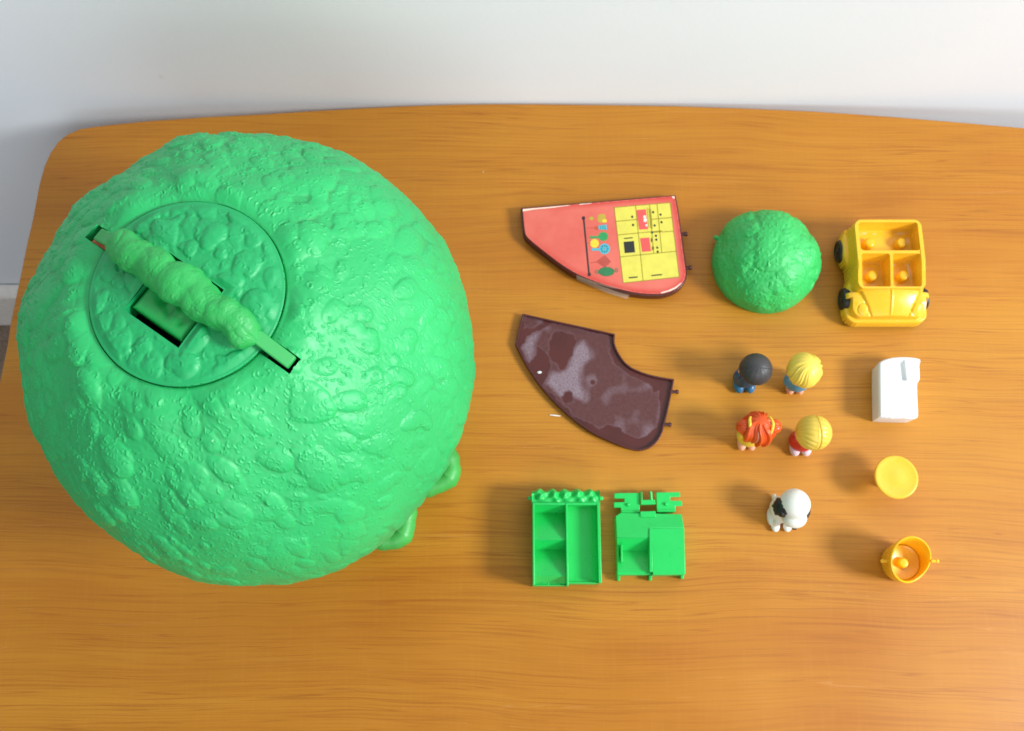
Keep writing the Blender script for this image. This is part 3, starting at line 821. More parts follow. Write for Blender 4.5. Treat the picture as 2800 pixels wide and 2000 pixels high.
b.disc((1000, 412), 26, 22, 'p_olive', 1)
for i, y in enumerate((378, 400, 424, 444)): b.disc((1118, y), 56 - abs(i - 1.5) * 8, 17, 'p_olive', 1 + i % 2)
b.disc((1150, 440), 28, 20, 'p_sun', 3)
b.line((928, 520), (1050, 522), 6, 'p_rust', 1); b.disc((1058, 522), 26, 22, 'p_rust', 2); b.quad([(1076, 496), (1172, 480), (1180, 545), (1084, 540)], 'p_blue', 3)
for k_ in range(3): b.line((1100 + k_ * 25, 490), (1106 + k_ * 25, 542), 4, 'p_dgreen', 4)
b.disc((1135, 620), 56, 53, 'p_green', 1); b.line((980, 630), (1085, 626), 26, 'p_green', 2); b.line((950, 630), (985, 630), 6, 'p_rust', 1)
b.disc((1035, 700), 50, 50, 'p_sun', 1); b.line((950, 695), (990, 697), 6, 'p_rust', 1)
b.disc((1150, 762), 62, 62, 'p_blue', 2); b.line((1000, 770), (1095, 768), 28, 'p_blue', 3)
for i in range(9):
    a = i * 2 * math.pi / 8; c_ = (1150 + 36 * math.cos(a), 762 + 36 * math.sin(a)) if i < 8 else (1150, 762); b.disc(c_, 7, 8, 'p_black' if i < 8 else 'p_rust', 4, 8)
D = [(1062, 910), (1150, 842), (1218, 910), (1150, 970)]
for i in range(4): b.line(D[i], D[(i + 1) % 4], 8, 'p_brick', 1)
for k_ in range(1, 5):
    t_ = k_ / 5
    b.line(Vector(D[0]).lerp(Vector(D[1]), t_), Vector(D[3]).lerp(Vector(D[2]), t_), 6, 'p_brick', 2); b.line(Vector(D[0]).lerp(Vector(D[3]), t_), Vector(D[1]).lerp(Vector(D[2]), t_), 6, 'p_brick', 3)
b.line((985, 925), (1062, 912), 7, 'p_brick', 1)
b.disc((1062, 1028), 24, 22, 'p_dgreen', 1); b.disc((1285, 1010), 20, 24, 'p_dgreen', 1); b.disc((1062, 1028), 12, 10, 'p_red', 2); b.disc((1285, 1010), 10, 13, 'p_red', 2)
b.disc((1172, 1024), 92, 54, 'p_dgreen', 3)
for i in range(26):
    b.disc((1172 + 80 * math.cos(i * 2.4) * math.sqrt(i / 26), 1024 + 44 * math.sin(i * 2.4) * math.sqrt(i / 26)), 6, 5, 'p_green', 4, 8)
obj('utensil_print', sub(b, kl), PMATS, card, smooth=False)
for pts_ in ([(208, 305), (560, 275), (745, 258), (745, 263), (560, 288), (330, 310), (208, 332)], [(860, 245), (1000, 234), (1000, 240), (860, 255)], [(1925, 158), (1952, 154), (1960, 186), (1938, 180)],
             [(1800, 1276), (1900, 1250), (1975, 1215), (2035, 1160), (2030, 1152), (1960, 1205), (1880, 1240), (1800, 1262)]):
    b = Print(); b.quad(pts_, 'paper', 1); obj('worn_edge', sub(b, kl), PMATS, card, smooth=False)
def peg(parent, a, b_, r, mat, base):
    m_ = MB(); a = Vector(a) - base; b_ = Vector(b_) - base; d_ = (b_ - a).normalized()
    m_.cyl(a, b_, r, r * .92, 14); m_.cyl(b_ - d_ * r * 1.1, b_ + d_ * r * .25, r * 1.35, r * 1.2, 14, dome=.4)
    return obj('peg', m_, mat, parent)
tray_k = [c for c in kitchen.children if c.name.startswith('tray')][0]
peg(tray_k, K(2015, 592, .005), K(2100, 592, .005), .0013, M['maroon'], kl); peg(tray_k, K(2070, 985, .004), K(2150, 978, .004), .0013, M['maroon'], kl)
b = MB()
tp = [(828, 1098), (1020, 1170), (1200, 1225), (1440, 1268)]; tq = [(842, 1122), (1000, 1195), (1180, 1272), (1412, 1345)]
ta = [K(x, y - 34, KZ + .0003) for x, y in tp]; tb = [K(x, y + 2, .0045) + Vector((0, -.0007, 0)) for x, y in tp]; tc = [K(x, y, .0012) for x, y in tq]
vs = ta + tb + tc
b.add(vs, [(j * 4 + i, (j + 1) * 4 + i, (j + 1) * 4 + i + 1, j * 4 + i + 1) for j in range(2) for i in range(3)])
obj('tape', sub(b, kl), M['tape'], kitchen)
b = MB(); b.poly([K(188, 348, .0055), K(188, 348, .0055) + Vector((.0008, 0, .0012)), K(225, 560, .0069), K(205, 560, .0050)])
obj('tape', sub(b, kl), M['tape'], kitchen)

# maroon floor panel with dried glue
q2 = .28332
def B(x, y, z=.0042): return at(1380 + x * q2, 820 + y * q2, z)
bp = [(172, 133), (620, 232), (1066, 330), (1058, 400), (1072, 455), (1100, 515), (1150, 590), (1195, 632), (1240, 662), (1350, 708), (1480, 742), (1637, 766), (1612, 900), (1580, 1050), (1552, 1170), (1537, 1220), (1522, 1290), (1475, 1370), (1405, 1428), (1345, 1448), (1285, 1456), (1180, 1432), (1000, 1360), (850, 1290), (700, 1190), (560, 1070), (420, 930), (300, 780), (195, 615), (102, 430), (135, 280)]
bo = [B(*p) for p in bp]; bo = ccw(chaikin_keep(bo, {0, 2, 11, 29}))
bl = at(1620, 1040, 0)
panel = thing('toy_floor_panel', 'dark maroon curved toy floor panel smeared with dried grey glue', 'toy panel', bl)
rin = inset(bo, .0011); n = len(bo)
RT, FL = .0042, .0022
b = MB()
vs = [(p.x, p.y, .0002) for p in bo] + [(p.x, p.y, RT) for p in bo] + [(p.x, p.y, RT) for p in rin] + [(p.x, p.y, FL) for p in rin]
b.add(vs, [(j * n + i, j * n + (i + 1) % n, (j + 1) * n + (i + 1) % n, (j + 1) * n + i) for j in range(3) for i in range(n)] + [tuple(reversed(range(n)))])
rim = obj('rim', sub(b, bl), M['maroon'], panel, sharp=40, bevel=.0002)
flp = inset(bo, .0008)
GX, GY, d = flat_grid(flp, FL, .00042)
F = grid_faces(*GX.shape); F = F[(d.ravel()[F] < 0).any(1)]
F = F[(d.ravel()[F] < .0003).all(1)]
def BP(pts): return [B(x, y, FL) for x, y in pts]
nr_ = np.random.default_rng(3); nzf = box_blur(nr_.standard_normal(GX.shape), 3, 2); nzf /= nzf.std(); nzc = box_blur(nr_.standard_normal(GX.shape), 8, 2); nzc /= nzc.std()
nzt = box_blur(nr_.standard_normal(GX.shape), 1, 1); nzt /= nzt.std()
wob = nzf * .00034 + nzc * .0004 + nzt * .00022
main = poly_sdf(BP([(330, 290), (450, 220), (600, 240), (760, 280), (900, 320), (1040, 345), (1035, 450), (1010, 510), (1060, 600), (1120, 660), (1250, 740), (1400, 800), (1430, 840), (1430, 890), (1490, 870), (1512, 1050), (1490, 1180), (1480, 1240), (1380, 1330), (1290, 1345), (1150, 1300), (1080, 1240), (980, 1215), (910, 1270), (800, 1190), (650, 1130), (600, 1050), (490, 970), (480, 930), (350, 830), (400, 730), (430, 640), (430, 560), (360, 490), (310, 440), (300, 540), (240, 625), (190, 580), (150, 460), (210, 340)]), GX, GY) + wob
hole = poly_sdf(BP([(480, 320), (620, 330), (690, 400), (650, 520), (545, 650), (480, 600), (440, 520), (440, 410)]), GX, GY) + wob
hole2 = np.hypot(GX - B(610, 925).x, GY - B(610, 925).y) - .0035 + wob; hole3 = np.hypot(GX - B(850, 790).x, GY - B(850, 790).y) - .0012
corner = poly_sdf(BP([(180, 150), (380, 182), (385, 240), (280, 285), (168, 290)]), GX, GY) + wob
sd = np.minimum(np.maximum(main, -np.minimum(np.minimum(hole, hole2), hole3)), corner)
glue = np.clip(-sd / .0011, 0, 1); ge = np.exp(-((sd + .0006) / .0007) ** 2) * .42
th_ = np.clip(-poly_sdf(BP([(360, 820), (440, 680), (560, 640), (680, 480), (760, 400), (820, 560), (760, 720), (740, 960), (560, 960), (470, 900)]), GX, GY) / .004 + .25 + nzc * .25, 0, 1)
th_ = np.maximum(th_, np.clip(-poly_sdf(BP([(150, 460), (230, 330), (360, 300), (300, 430), (290, 540), (240, 620)]), GX, GY) / .004 + .3, 0, 1) * .8)
th_ = np.maximum(th_, np.clip(nzc * .3 - .15, 0, .5))
V = np.stack([GX - bl.x, GY - bl.y, np.full(GX.shape, FL + .0001) + glue * .00012], -1).reshape(-1, 3)
used = np.unique(F); rm = -np.ones(len(V), int); rm[used] = np.arange(len(used))
np_obj('floor_plate', V[used], rm[F], M['glue'], panel, {'glue': (glue * .9).ravel()[used], 'glue_edge': (ge * glue).ravel()[used], 'glue_thick': th_.ravel()[used]})
peg(rim, B(1590, 888, .003), B(1675, 890, .003), .0012, M['maroon'], bl); peg(rim, B(1530, 1205, .003), B(1605, 1206, .003), .0012, M['maroon'], bl)
b = MB(); p = B(335, 702, .0025); b.ball((p.x, p.y, .0027), (.0016, .0009, .0005), 10, 6)
tag(obj('paint_crumb', b, M['scrap']), 'tiny white crumb lying on the maroon panel', 'crumb')
b = MB(); p = at(1520, 1138, 0); b.tube([(p.x - .004, p.y + .0006, .0006), (p.x, p.y + .0001, .0009), (p.x + .003, p.y - .0002, .0006)], [.0003, .0005, .00025], 8)
tag(obj('paper_scrap', b, M['scrap']), 'tiny white scrap on the wood below the maroon panel', 'paper scrap')

# ------------------------------------------------------------------ green bookcase lying on its back
SL = Vector((.0335, .060, 0))
shelf = thing('toy_bookcase', 'green open toy bookcase with wavy top edge lying on its back', 'toy bookcase', SL)
x0, x1, y0, y1, HS = -.0209, .0209, -.0272, .0215, .024
wt = .0013
def part(name, mb, mat, par, **kw): return obj(name, mb, mat, par, **kw)
b = MB(); b.box(x0 + .0002, x1 - .0002, y0 + .0004, y1, .0003, .0016); part('back_panel', b, M['furn'], shelf, bevel=.0002)
b = MB(); b.box(xd_ := -.0005 + wt * .9, x1 - wt * 1.4, y0 + .0006, y1 - .0002, .0017, .0148); part('bay_floor', b, M['furn'], shelf)
b = MB(); b.prism([(x0, y0 - .0009, HS), (x0 + wt, y0 - .0009, HS), (x0 + wt, y1, HS), (x0, y1, HS)], .0002); part('side_panel', b, M['furn'], shelf, bevel=.0003)
b = MB(); b.box(x1 - wt * 1.5, x1, y0 + .0004, y1, .0002, HS); part('side_panel', b, M['furn'], shelf, bevel=.0003)
xd = -.0005
b = MB(); b.box(xd, xd + wt, y0 - .0013, y1 - .0003, .0016, HS + .0002); part('divider', b, M['furn'], shelf, bevel=.0003)
def stairs(name, prof_):
    b = MB(); n_ = len(prof_); xa, xb = x0 + wt * .9, xd + .0001
    b.add([(xa, y, z) for y, z in prof_] + [(xb, y, z) for y, z in prof_], [(i, i + 1, n_ + i + 1, n_ + i) for i in range(n_ - 1)])
    return part(name, b, M['furn'], shelf, sharp=30)
stairs('step', [(y1 - .0011, .0228), (y1 - .0050, .0128), (-.0010, .0229)])
stairs('step', [(-.0010, .0229), (-.0062, .0128), (-.0226, .0222)])
stairs('plinth', [(-.0226, .0222), (y0 - .0004, .0135)])
b = MB(); b.box(x0 + wt, xd, y0 - .0008, y0 - .0001, .0002, .0146); part('foot_board', b, M['furn'], shelf, bevel=.0002)
b = MB(); b.ball((-.0115, y0 - .0001, .0188), .0006, 10, 8); b.ball((-.005, y0 - .0004, .0186), .0005, 10, 8); b.ball((.0125, y0 + .0006, .0130), .0005, 10, 8); part('moulding_nib', b, M['furn'], shelf)
b = MB(); b.box(xd + wt, x1 - wt * 1.5, y0 + .0004, y0 + .0013, .0017, .0165); part('foot_panel', b, M['furn'], shelf, bevel=.0002)
b = MB(); N_ = 14; xa, xb = x1 - wt * 1.5 - .0060, x1 - wt * 1.5     # rounded cove along the right wall of the tall bay
vs = []
for i in range(N_ + 1):
    t_ = i / N_ * math.pi / 2; vs += [(xa + (xb - xa) * math.sin(t_), y0 + .0014, .01485 + .0045 * (1 - math.cos(t_))), (xa + (xb - xa) * math.sin(t_), y1 - .0002, .01485 + .0045 * (1 - math.cos(t_)))]
b.add(vs, [(2 * i, 2 * i + 2, 2 * i + 3, 2 * i + 1) for i in range(N_)]); part('cove', b, M['furn'], shelf)
# wavy foliage band
gx = np.linspace(x0 - .0005, x1 + .0005, 200); gy = np.linspace(y1, y1 + .0092, 60)
GX, GY = np.meshgrid(gx, gy, indexing='ij')
tn = (GY - y1) / .0092; ph_ = (GX - x0) / (x1 - x0) * 5.4 * 2 * math.pi
wv = np.cos(ph_ + tn * 2.6 + .4 + .5 * np.sin(ph_ * .37 + 1)) * (1 + .3 * np.sin(ph_ * .6))
Z = HS - .0022 + .0010 * wv * np.clip(tn * 2.2, 0, 1) + .0005 * np.sin(GX * 900 - GY * 1100) * np.clip(tn * 2, 0, 1) - .0045 * np.clip((tn - .7) / .3, 0, 1) ** 2
GY2 = GY + np.where(tn > .6, .0007 * np.cos(ph_ + 2.2) * (tn - .6) / .4, 0)
Z[0] -= .004; Z[-1] -= .004; Z[:, -1] = .006; Z[:, 0] = HS - .006; Z[0, -1] = Z[-1, -1] = .006
V = np.stack([GX, GY2, Z], -1).reshape(-1, 3)
np_obj('wavy_top', V, grid_faces(200, 60), M['furn'], shelf, sharp=50)
b = MB(); b.box(x0 + .0002, x1 - .0002, y1 - .0012, y1 + .0003, .0016, HS - .0002); part('top_board', b, M['furn'], shelf, bevel=.0002)
b = MB(); b.box(x0 + .001, x1 - .001, y1 + .0003, y1 + .008, .0003, .017); part('top_block', b, M['furn'], shelf, bevel=.0003)
for sx in (-1, 1):
    b = MB(); b.cyl((sx * .0195, y1 + .0040, HS - .0075), (sx * .0236, y1 + .0040, HS - .0075), .0013, .0013, 14, dome=.5); part('peg', b, M['furn'], shelf)

# ------------------------------------------------------------------ green bunk piece with hinge prongs
DL = Vector((.0858, .062, 0)); q3 = .23747
def D_(x, y, z): return at(1380 + x * q3, 1300 + y * q3, z) - DL
bed = thing('toy_cabinet', 'green stepped toy cabinet with forked hinge bracket right of the bookcase', 'toy cabinet', DL)
def pr(name, pts, zb, bev=.0003, par=None):
    p = [D_(*t_) for t_ in pts]; b = MB(); b.prism(ccw(p), zb); return obj(name, b, M['furn'], par or bed, bevel=bev)
ZT = .0150
pr('block', [(1700, 612, ZT), (2068, 606, ZT), (2082, 1142, ZT), (1706, 1150, ZT)], .0002)
pr('slope', [(1340, 432, .0105), (2038, 448, .0105), (2066, 606, ZT - .0001), (1694, 612, ZT - .0001), (1690, 720, ZT - .0003), (1292, 720, ZT - .0003), (1278, 468, .0108)], .0002)
pr('divider', [(1664, 610, ZT + .0006), (1702, 610, ZT + .0006), (1706, 1115, ZT + .0006), (1668, 1115, ZT + .0006)], .0002)
pr('recess_back', [(1294, 722, ZT - .0004), (1668, 722, ZT - .0004), (1668, 872, .0055), (1300, 872, .0055)], .0002, 0)
pr('recess_floor', [(1300, 872, .0055), (1668, 872, .0055), (1670, 1108, .0122), (1302, 1108, .0122)], .0002, 0)
pr('front_panel', [(1295, 1104, .0118), (1668, 1100, .0118), (1700, 1140, .0118), (1640, 1146, .0116), (1500, 1148, .0116), (1300, 1150, .0116)], .0002)
pr('side_panel', [(1290, 720, .0085), (1318, 720, .0085), (1318, 1102, .0085), (1296, 1102, .0085)], .0002)
pr('rail', [(1336, 800, .0135), (1357, 800, .0135), (1359, 1000, .0135), (1338, 1000, .0135)], .0022)
for t_ in ([(1293, 1149, .006), (1332, 1149, .006), (1330, 1215, .006), (1300, 1215, .006)], [(1662, 1149, .006), (1700, 1149, .006), (1694, 1212, .006), (1664, 1212, .006)], [(2022, 1145, .006), (2068, 1142, .006), (2060, 1192, .006), (2032, 1192, .006)]):
    pr('foot', t_, .0002)
ZP = .0082
pr('hinge_plate', [(1340, 203, ZP), (1552, 203, ZP), (1556, 425, ZP), (1342, 436, ZP), (1336, 372, ZP), (1258, 372, ZP), (1258, 310, ZP), (1378, 308, ZP), (1378, 268, ZP), (1262, 266, ZP), (1262, 208, ZP)], ZP - .0018)
pr('hinge_plate', [(1745, 196, ZP), (2018, 194, ZP), (2022, 248, ZP), (1910, 250, ZP), (1908, 292, ZP), (2042, 294, ZP), (2046, 354, ZP), (1968, 354, ZP), (1968, 416, ZP), (1752, 420, ZP)], ZP - .0018)
pr('ridge', [(1342, 404, ZP + .0006), (1552, 410, ZP + .0006), (1552, 434, ZP + .0006), (1342, 436, ZP + .0006)], .0002)
pr('ridge', [(1755, 398, ZP + .0006), (1968, 396, ZP + .0006), (1968, 420, ZP + .0006), (1755, 424, ZP + .0006)], .0002)
pr('hinge_bar', [(1566, 284, .0100), (1732, 280, .0100), (1738, 334, .0100), (1568, 340, .0100)], .0062)
pr('hinge_bar', [(1560, 416, .0118), (1738, 412, .0118), (1742, 478, .0118), (1563, 482, .0118)], .0062)
pr('hinge_post', [(1560, 188, .0095), (1584, 184, .0105), (1590, 290, .0100), (1566, 292, .0100)], .0062); pr('hinge_post', [(1676, 184, .0105), (1700, 186, .0095), (1706, 288, .0100), (1682, 290, .0100)], .0062)
for x, y in ((1420, 342), (1856, 334)):
    p = D_(x, y, ZP); b = MB(); b.cyl((p.x, p.y, ZP - .0005), (p.x, p.y, ZP + .0016), .0011, .0010, 14, dome=.5); obj('stud', b, M['furn'], bed)
pr('bracket_support', [(1345, 210, ZP - .0019), (1960, 206, ZP - .0019), (1960, 262, ZP - .0019), (1345, 266, ZP - .0019)], .0002) if False else None

# ------------------------------------------------------------------ yellow toy car
CL = Vector((.2490, .2360, 0))
car = thing('toy_car', 'yellow open topped toy car with black wheels and four seat pegs', 'toy car', CL)
st = .0003
gx = np.arange(-.0305, .0306, st); gy = np.arange(-.0345, .0345, st)
GX, GY = np.meshgrid(gx, gy, indexing='ij')
def sm(a, b_, x): t_ = np.clip((x - a) / (b_ - a), 0, 1); return t_ * t_ * (3 - 2 * t_)
def rrect(x, y, xa, xb, ya, yb, r):
    cx, cy = (xa + xb) / 2, (ya + yb) / 2; qx = np.abs(x - cx) - (xb - xa) / 2 + r; qy = np.abs(y - cy) - (yb - ya) / 2 + r
    return np.hypot(np.maximum(qx, 0), np.maximum(qy, 0)) + np.minimum(np.maximum(qx, qy), 0) - r
AX = np.abs(GX)
# plan of the whole body: waist with bulging wings over the wheels
halfw = (.0228 + .0042 * np.exp(-((GY - .0185) / .0115) ** 4)) + .0050 * np.exp(-((GY + .0200) / .0140) ** 4)
plan = np.maximum(AX - halfw, rrect(GX, GY, -.0282, .0282, -.0335, .0335, .0085))
wing = .0165 - .006 * ((AX - .022) / .007).clip(0, 1) ** 2 - .004 * np.abs(GY + .0165).clip(.008, 1) / .012 * (GY < 0) * 0
wing_r = .0172 - .0016 * np.clip((AX - .0225) / .006, 0, 1) ** 2 - .005 * np.clip(np.abs(GY - .0185) / .013, 0, 1) ** 3
wing_f = .0158 - .0065 * np.clip((AX - .0215) / .007, 0, 1) ** 2 - .003 * np.clip(np.abs(GY + .0165) / .014, 0, 1) ** 3
sill = np.full_like(GX, .0075)
low_ = np.where(GY > .0035, np.maximum(wing_r, sill), np.maximum(wing_f, sill))
tub = rrect(GX, GY, -.0222, .0222, -.0152, .0328, .0056)
tub_z = .0290 - .0038 * sm(.008, -.0145, GY)
slope_out = np.clip(tub / .0014, 0, 1)
Z = np.where(tub < .0014, tub_z * (1 - sm(0, 1, slope_out)) + np.maximum(low_, .012) * sm(0, 1, slope_out), low_)
# bonnet between its V lines, wings outside them
t_y = np.clip((-.0145 - GY) / .0185, 0, 1)
bz = .0240 - .0082 * t_y ** 1.5 - .0026 * (AX / .0195) ** 2
vline = .0192 - (-.0145 - GY) * .46
onb = sm(.0014, -.0008, AX - vline)
wing_c = .0196 - .0050 * np.clip((-GY - .020) / .013, -.6, 1).clip(0, 1) ** 1.6 - .0020 * np.clip((GY + .016) / .010, 0, 1) - .0030 * np.clip((AX - .0195) / .0090, 0, 1) ** 2
hood = bz * onb + np.minimum(wing_c, bz + .0005) * (1 - onb)
hood -= .0008 * np.exp(-((AX - vline - .0004) / .0006) ** 2)
hood += .0007 * np.exp(-(GX / .0006) ** 2) * (GY > -.030)
lampd = np.hypot(AX - .0178, (GY + .0262) * .9)
hood += .0004 * np.sqrt(np.clip(1 - (lampd / .0034) ** 2, 0, 1)) - .0003 * np.exp(-((lampd - .0037) / .0005) ** 2)
front = (GY < -.0146)
Z = np.where(front, np.maximum(hood, sill), Z)
# bumper ledge that follows the rounded nose
nose = rrect(GX, GY, -.0272, .0272, -.0335, -.010, .0095)
ledge = sm(-.0030, -.0022, nose) * (GY < -.018)
Z = Z * (1 - ledge) + .0108 * ledge
# seat wells
def well(xa, xb, ya, yb, zf):
    global Z
    d_ = rrect(GX, GY, xa, xb, ya, yb, .0016)
    SC[:] = np.maximum(SC, np.exp(-((d_ + .0024) / .0007) ** 2) * (Z > .015))
    Z = np.where(d_ < 0, zf + .0016 * np.clip(1 + d_ / .0012, 0, 1) ** 2, Z)
SC = np.zeros_like(GX)
well(-.0194, .0194, .0111, .0304, .0165)
well(-.0192, -.0010, -.0131, .0086, .0142); well(.0013, .0192, -.0131, .0086, .0142)
# rim bead
wall_line = (np.abs(tub + .0013) < .0014) & (Z > .02) & (GY > -.0144)
Z = np.where(wall_line, Z + .0005, Z)
zb_ = np.where(plan > -.0002, .0035, Z)
soft_e = np.clip(-plan / .0016, 0, 1); Z = np.where(plan < 0, Z - (1 - np.sqrt(np.clip(1 - (1 - soft_e) ** 2, 0, 1))) * np.minimum(.003, Z * .3), Z)
F = grid_faces(*GX.shape)
keep = (plan.ravel()[F] < .00015).all(1); F = F[keep]
Vz = np.where(plan > -st * .6, .0030, Z)
V = np.stack([GX, GY, Vz], -1).reshape(-1, 3)
used = np.unique(F); rm = -np.ones(len(V), int); rm[used] = np.arange(len(used))
sn = box_blur(np.random.default_rng(2).standard_normal(GX.shape), 6, 2); sn /= sn.std()
SC = SC * np.clip(sn * .7 + GX * 25, 0, 1)
np_obj('body', V[used], rm[F], M['car'], car, {'scuff': SC.ravel()[used]}, sharp=48)
for x, y, z in ((-.0103, .0195, .0165), (.0110, .0195, .0165), (-.0098, -.0028, .0142), (.0110, -.0028, .0142)):
    b = MB(); b.cyl((x, y, z), (x, y, z + .0058), .0038, .0036, 24, dome=.5); obj('seat_peg', b, M['yellow'], car)
for sx in (-1, 1):
    for wy, wx in ((.0185, .0252), (-.0160, .0255)):
        b = MB(); p_ = [(0.0, -.0032), (.0058, -.0032), (.0072, -.0026), (.0078, -.001), (.0078, .0012), (.0070, .0027), (.0054, .0031), (.0050, .0026), (0, .0024)]
        b.lathe(p_, 40); b.v = [(wx * sx + q_[2] * sx, wy + q_[0], .0079 + q_[1]) for q_ in b.v]
        if sx < 0: pass
        whl = obj('wheel', b, M['tyre'], car)
        h_ = MB(); h_.cyl((sx * (wx + .0020), wy, .0079), (sx * (wx + .0033), wy, .0079), .0022, .0019, 16, dome=.3); obj('hub', h_, M['tyre'], whl)

# ------------------------------------------------------------------ white toy appliance (lies on its back)
OL = Vector((.2495, .1560, 0))
q4 = .1416
def O_(x, y, z): return at(2320 + x * q4, 950 + y * q4, z) - OL
app = thing('toy_washstand', 'plain white moulded toy washstand lying on its back below the car', 'toy furniture', OL)
zt = .0170
topo = [(596, 330), (610, 278), (720, 225), (860, 192), (1000, 180), (1150, 182), (1300, 196), (1385, 218), (1408, 250), (1398, 300), (1380, 330), (1388, 480), (1392, 590), (1380, 640), (1335, 682), (1345, 1000), (1362, 1290), (1350, 1350), (1300, 1366), (620, 1350), (606, 1300), (604, 1000), (598, 640)]
tp_ = ccw([O_(x, y, zt) for x, y in topo]); tp_ = chaikin_keep(tp_, set())
gxs = np.arange(-.016, .016, .00022); gys = np.arange(-.022, .024, .00022)
GX, GY = np.meshgrid(gxs, gys, indexing='ij'); d = poly_sdf(tp_, GX, GY)
r_ = .0016; Z = zt - np.where(d > -r_, r_ - np.sqrt(np.clip(r_ ** 2 - (d + r_) ** 2, 0, 1)), 0)
p1_ = O_(1085, 300, zt); p2_ = O_(1140, 620, zt); head_ = sm(O_(0, 660, zt).y, O_(0, 600, zt).y, GY)
xx = GX - p1_.x
basin = -.0026 * sm(-.0085, -.0006, xx) * sm(.0004, -.0003, xx)
lip = 0.0
Z = Z + (basin + lip) * head_ * np.clip(-d / .002, 0, 1) * sm(O_(0, 215, zt).y, O_(0, 300, zt).y, GY)
F = grid_faces(*GX.shape); F = F[(d.ravel()[F] < .0003).all(1)]
Vz = np.where(d > -.00012, .0150, Z)
V = np.stack([GX, GY, Vz], -1).reshape(-1, 3)
used = np.unique(F); rm = -np.ones(len(V), int); rm[used] = np.arange(len(used))
np_obj('body', V[used], rm[F], M['white'], app, sharp=70)
b = MB(); n = len(tp_)
base_ = inset(tp_, .0006)
sh = Vector((.0008, -.0002, 0))
vs = [(p.x, p.y, .0152) for p in inset(tp_, -.00005)] + [(p.x, p.y, .0148) for p in inset(tp_, -.00005)] + [(p.x + sh.x * .2, p.y + sh.y, .0004) for p in base_]
b.add(vs, [(j * n + i, (j + 1) * n + i, (j + 1) * n + (i + 1) % n, j * n + (i + 1) % n) for j in range(2) for i in range(n)] + [tuple(reversed(range(2 * n, 3 * n)))])
obj('casing', b, M['white'], app, sharp=50)

# ------------------------------------------------------------------ stool and swing seat
ql = .2587
STL = Vector((.2412, .0984, 0))
stool = thing('toy_stool', 'lemon yellow round toy stool with flat disc top', 'toy stool', STL)
b = MB(); b.lathe([(0, .0172), (.0118, .0172), (.0134, .0178), (.0138, .0188), (.0134, .0196), (.0126, .0198), (.0116, .0195), (.0050, .0195), (.0035, .0197), (0, .0198)], 72)
obj('seat', b, M['stool'], stool, sharp=60)
b = MB(); b.lathe([(.0052, .0002), (.0052, .0015), (.0046, .004), (.0045, .010), (.0055, .0150), (.0085, .0174)], 48); obj('pedestal', b, M['stool'], stool)
UL = Vector((.2440, .0465, 0))
cup = thing('toy_swing_seat', 'golden yellow toy bucket seat with slanted rim and side pegs', 'toy seat', UL)
prof = [(0, .0006), (.0090, .0006), (.0108, .0012), (.0116, .0028), (.0121, .006), (.0133, .014), (.0145, .0215)]
inner = [(.0130, .0217), (.0120, .014), (.0110, .007), (.0106, .0080), (.0096, .0072), (0, .0070)]
def tilt_(p, a):
    z = p[2]; k_ = max(0, (z - .005) / .0165)
    dz = k_ * .0062 * math.cos(a - math.radians(128)); flat = k_ * .0022 * max(0, math.cos(a - math.radians(-52))) ** 2
    return (p[0] * (1 - flat / .013), p[1] * (1 - flat / .013), z + dz)
b = MB(); b.lathe(prof + [(.0142, .0224), (.0136, .0226)] + inner, 96, warp=tilt_)
obj('bucket', b, M['cup'], cup, sharp=50)
b = MB(); b.cyl((-.0004, -.0004, .0070), (-.0004, -.0004, 0.0112), .0034, .0031, 28, dome=.4); obj('stud', b, M['cup'], cup)
for sx in (-1, 1):
    b = MB(); b.cyl((sx * .0132, 0, .0192), (sx * .0168, 0, .0192), .0009, .0009, 14); b.ball((sx * .0168, 0, .0192), .00125, 14, 10); obj('peg', b, M['cup'], cup)

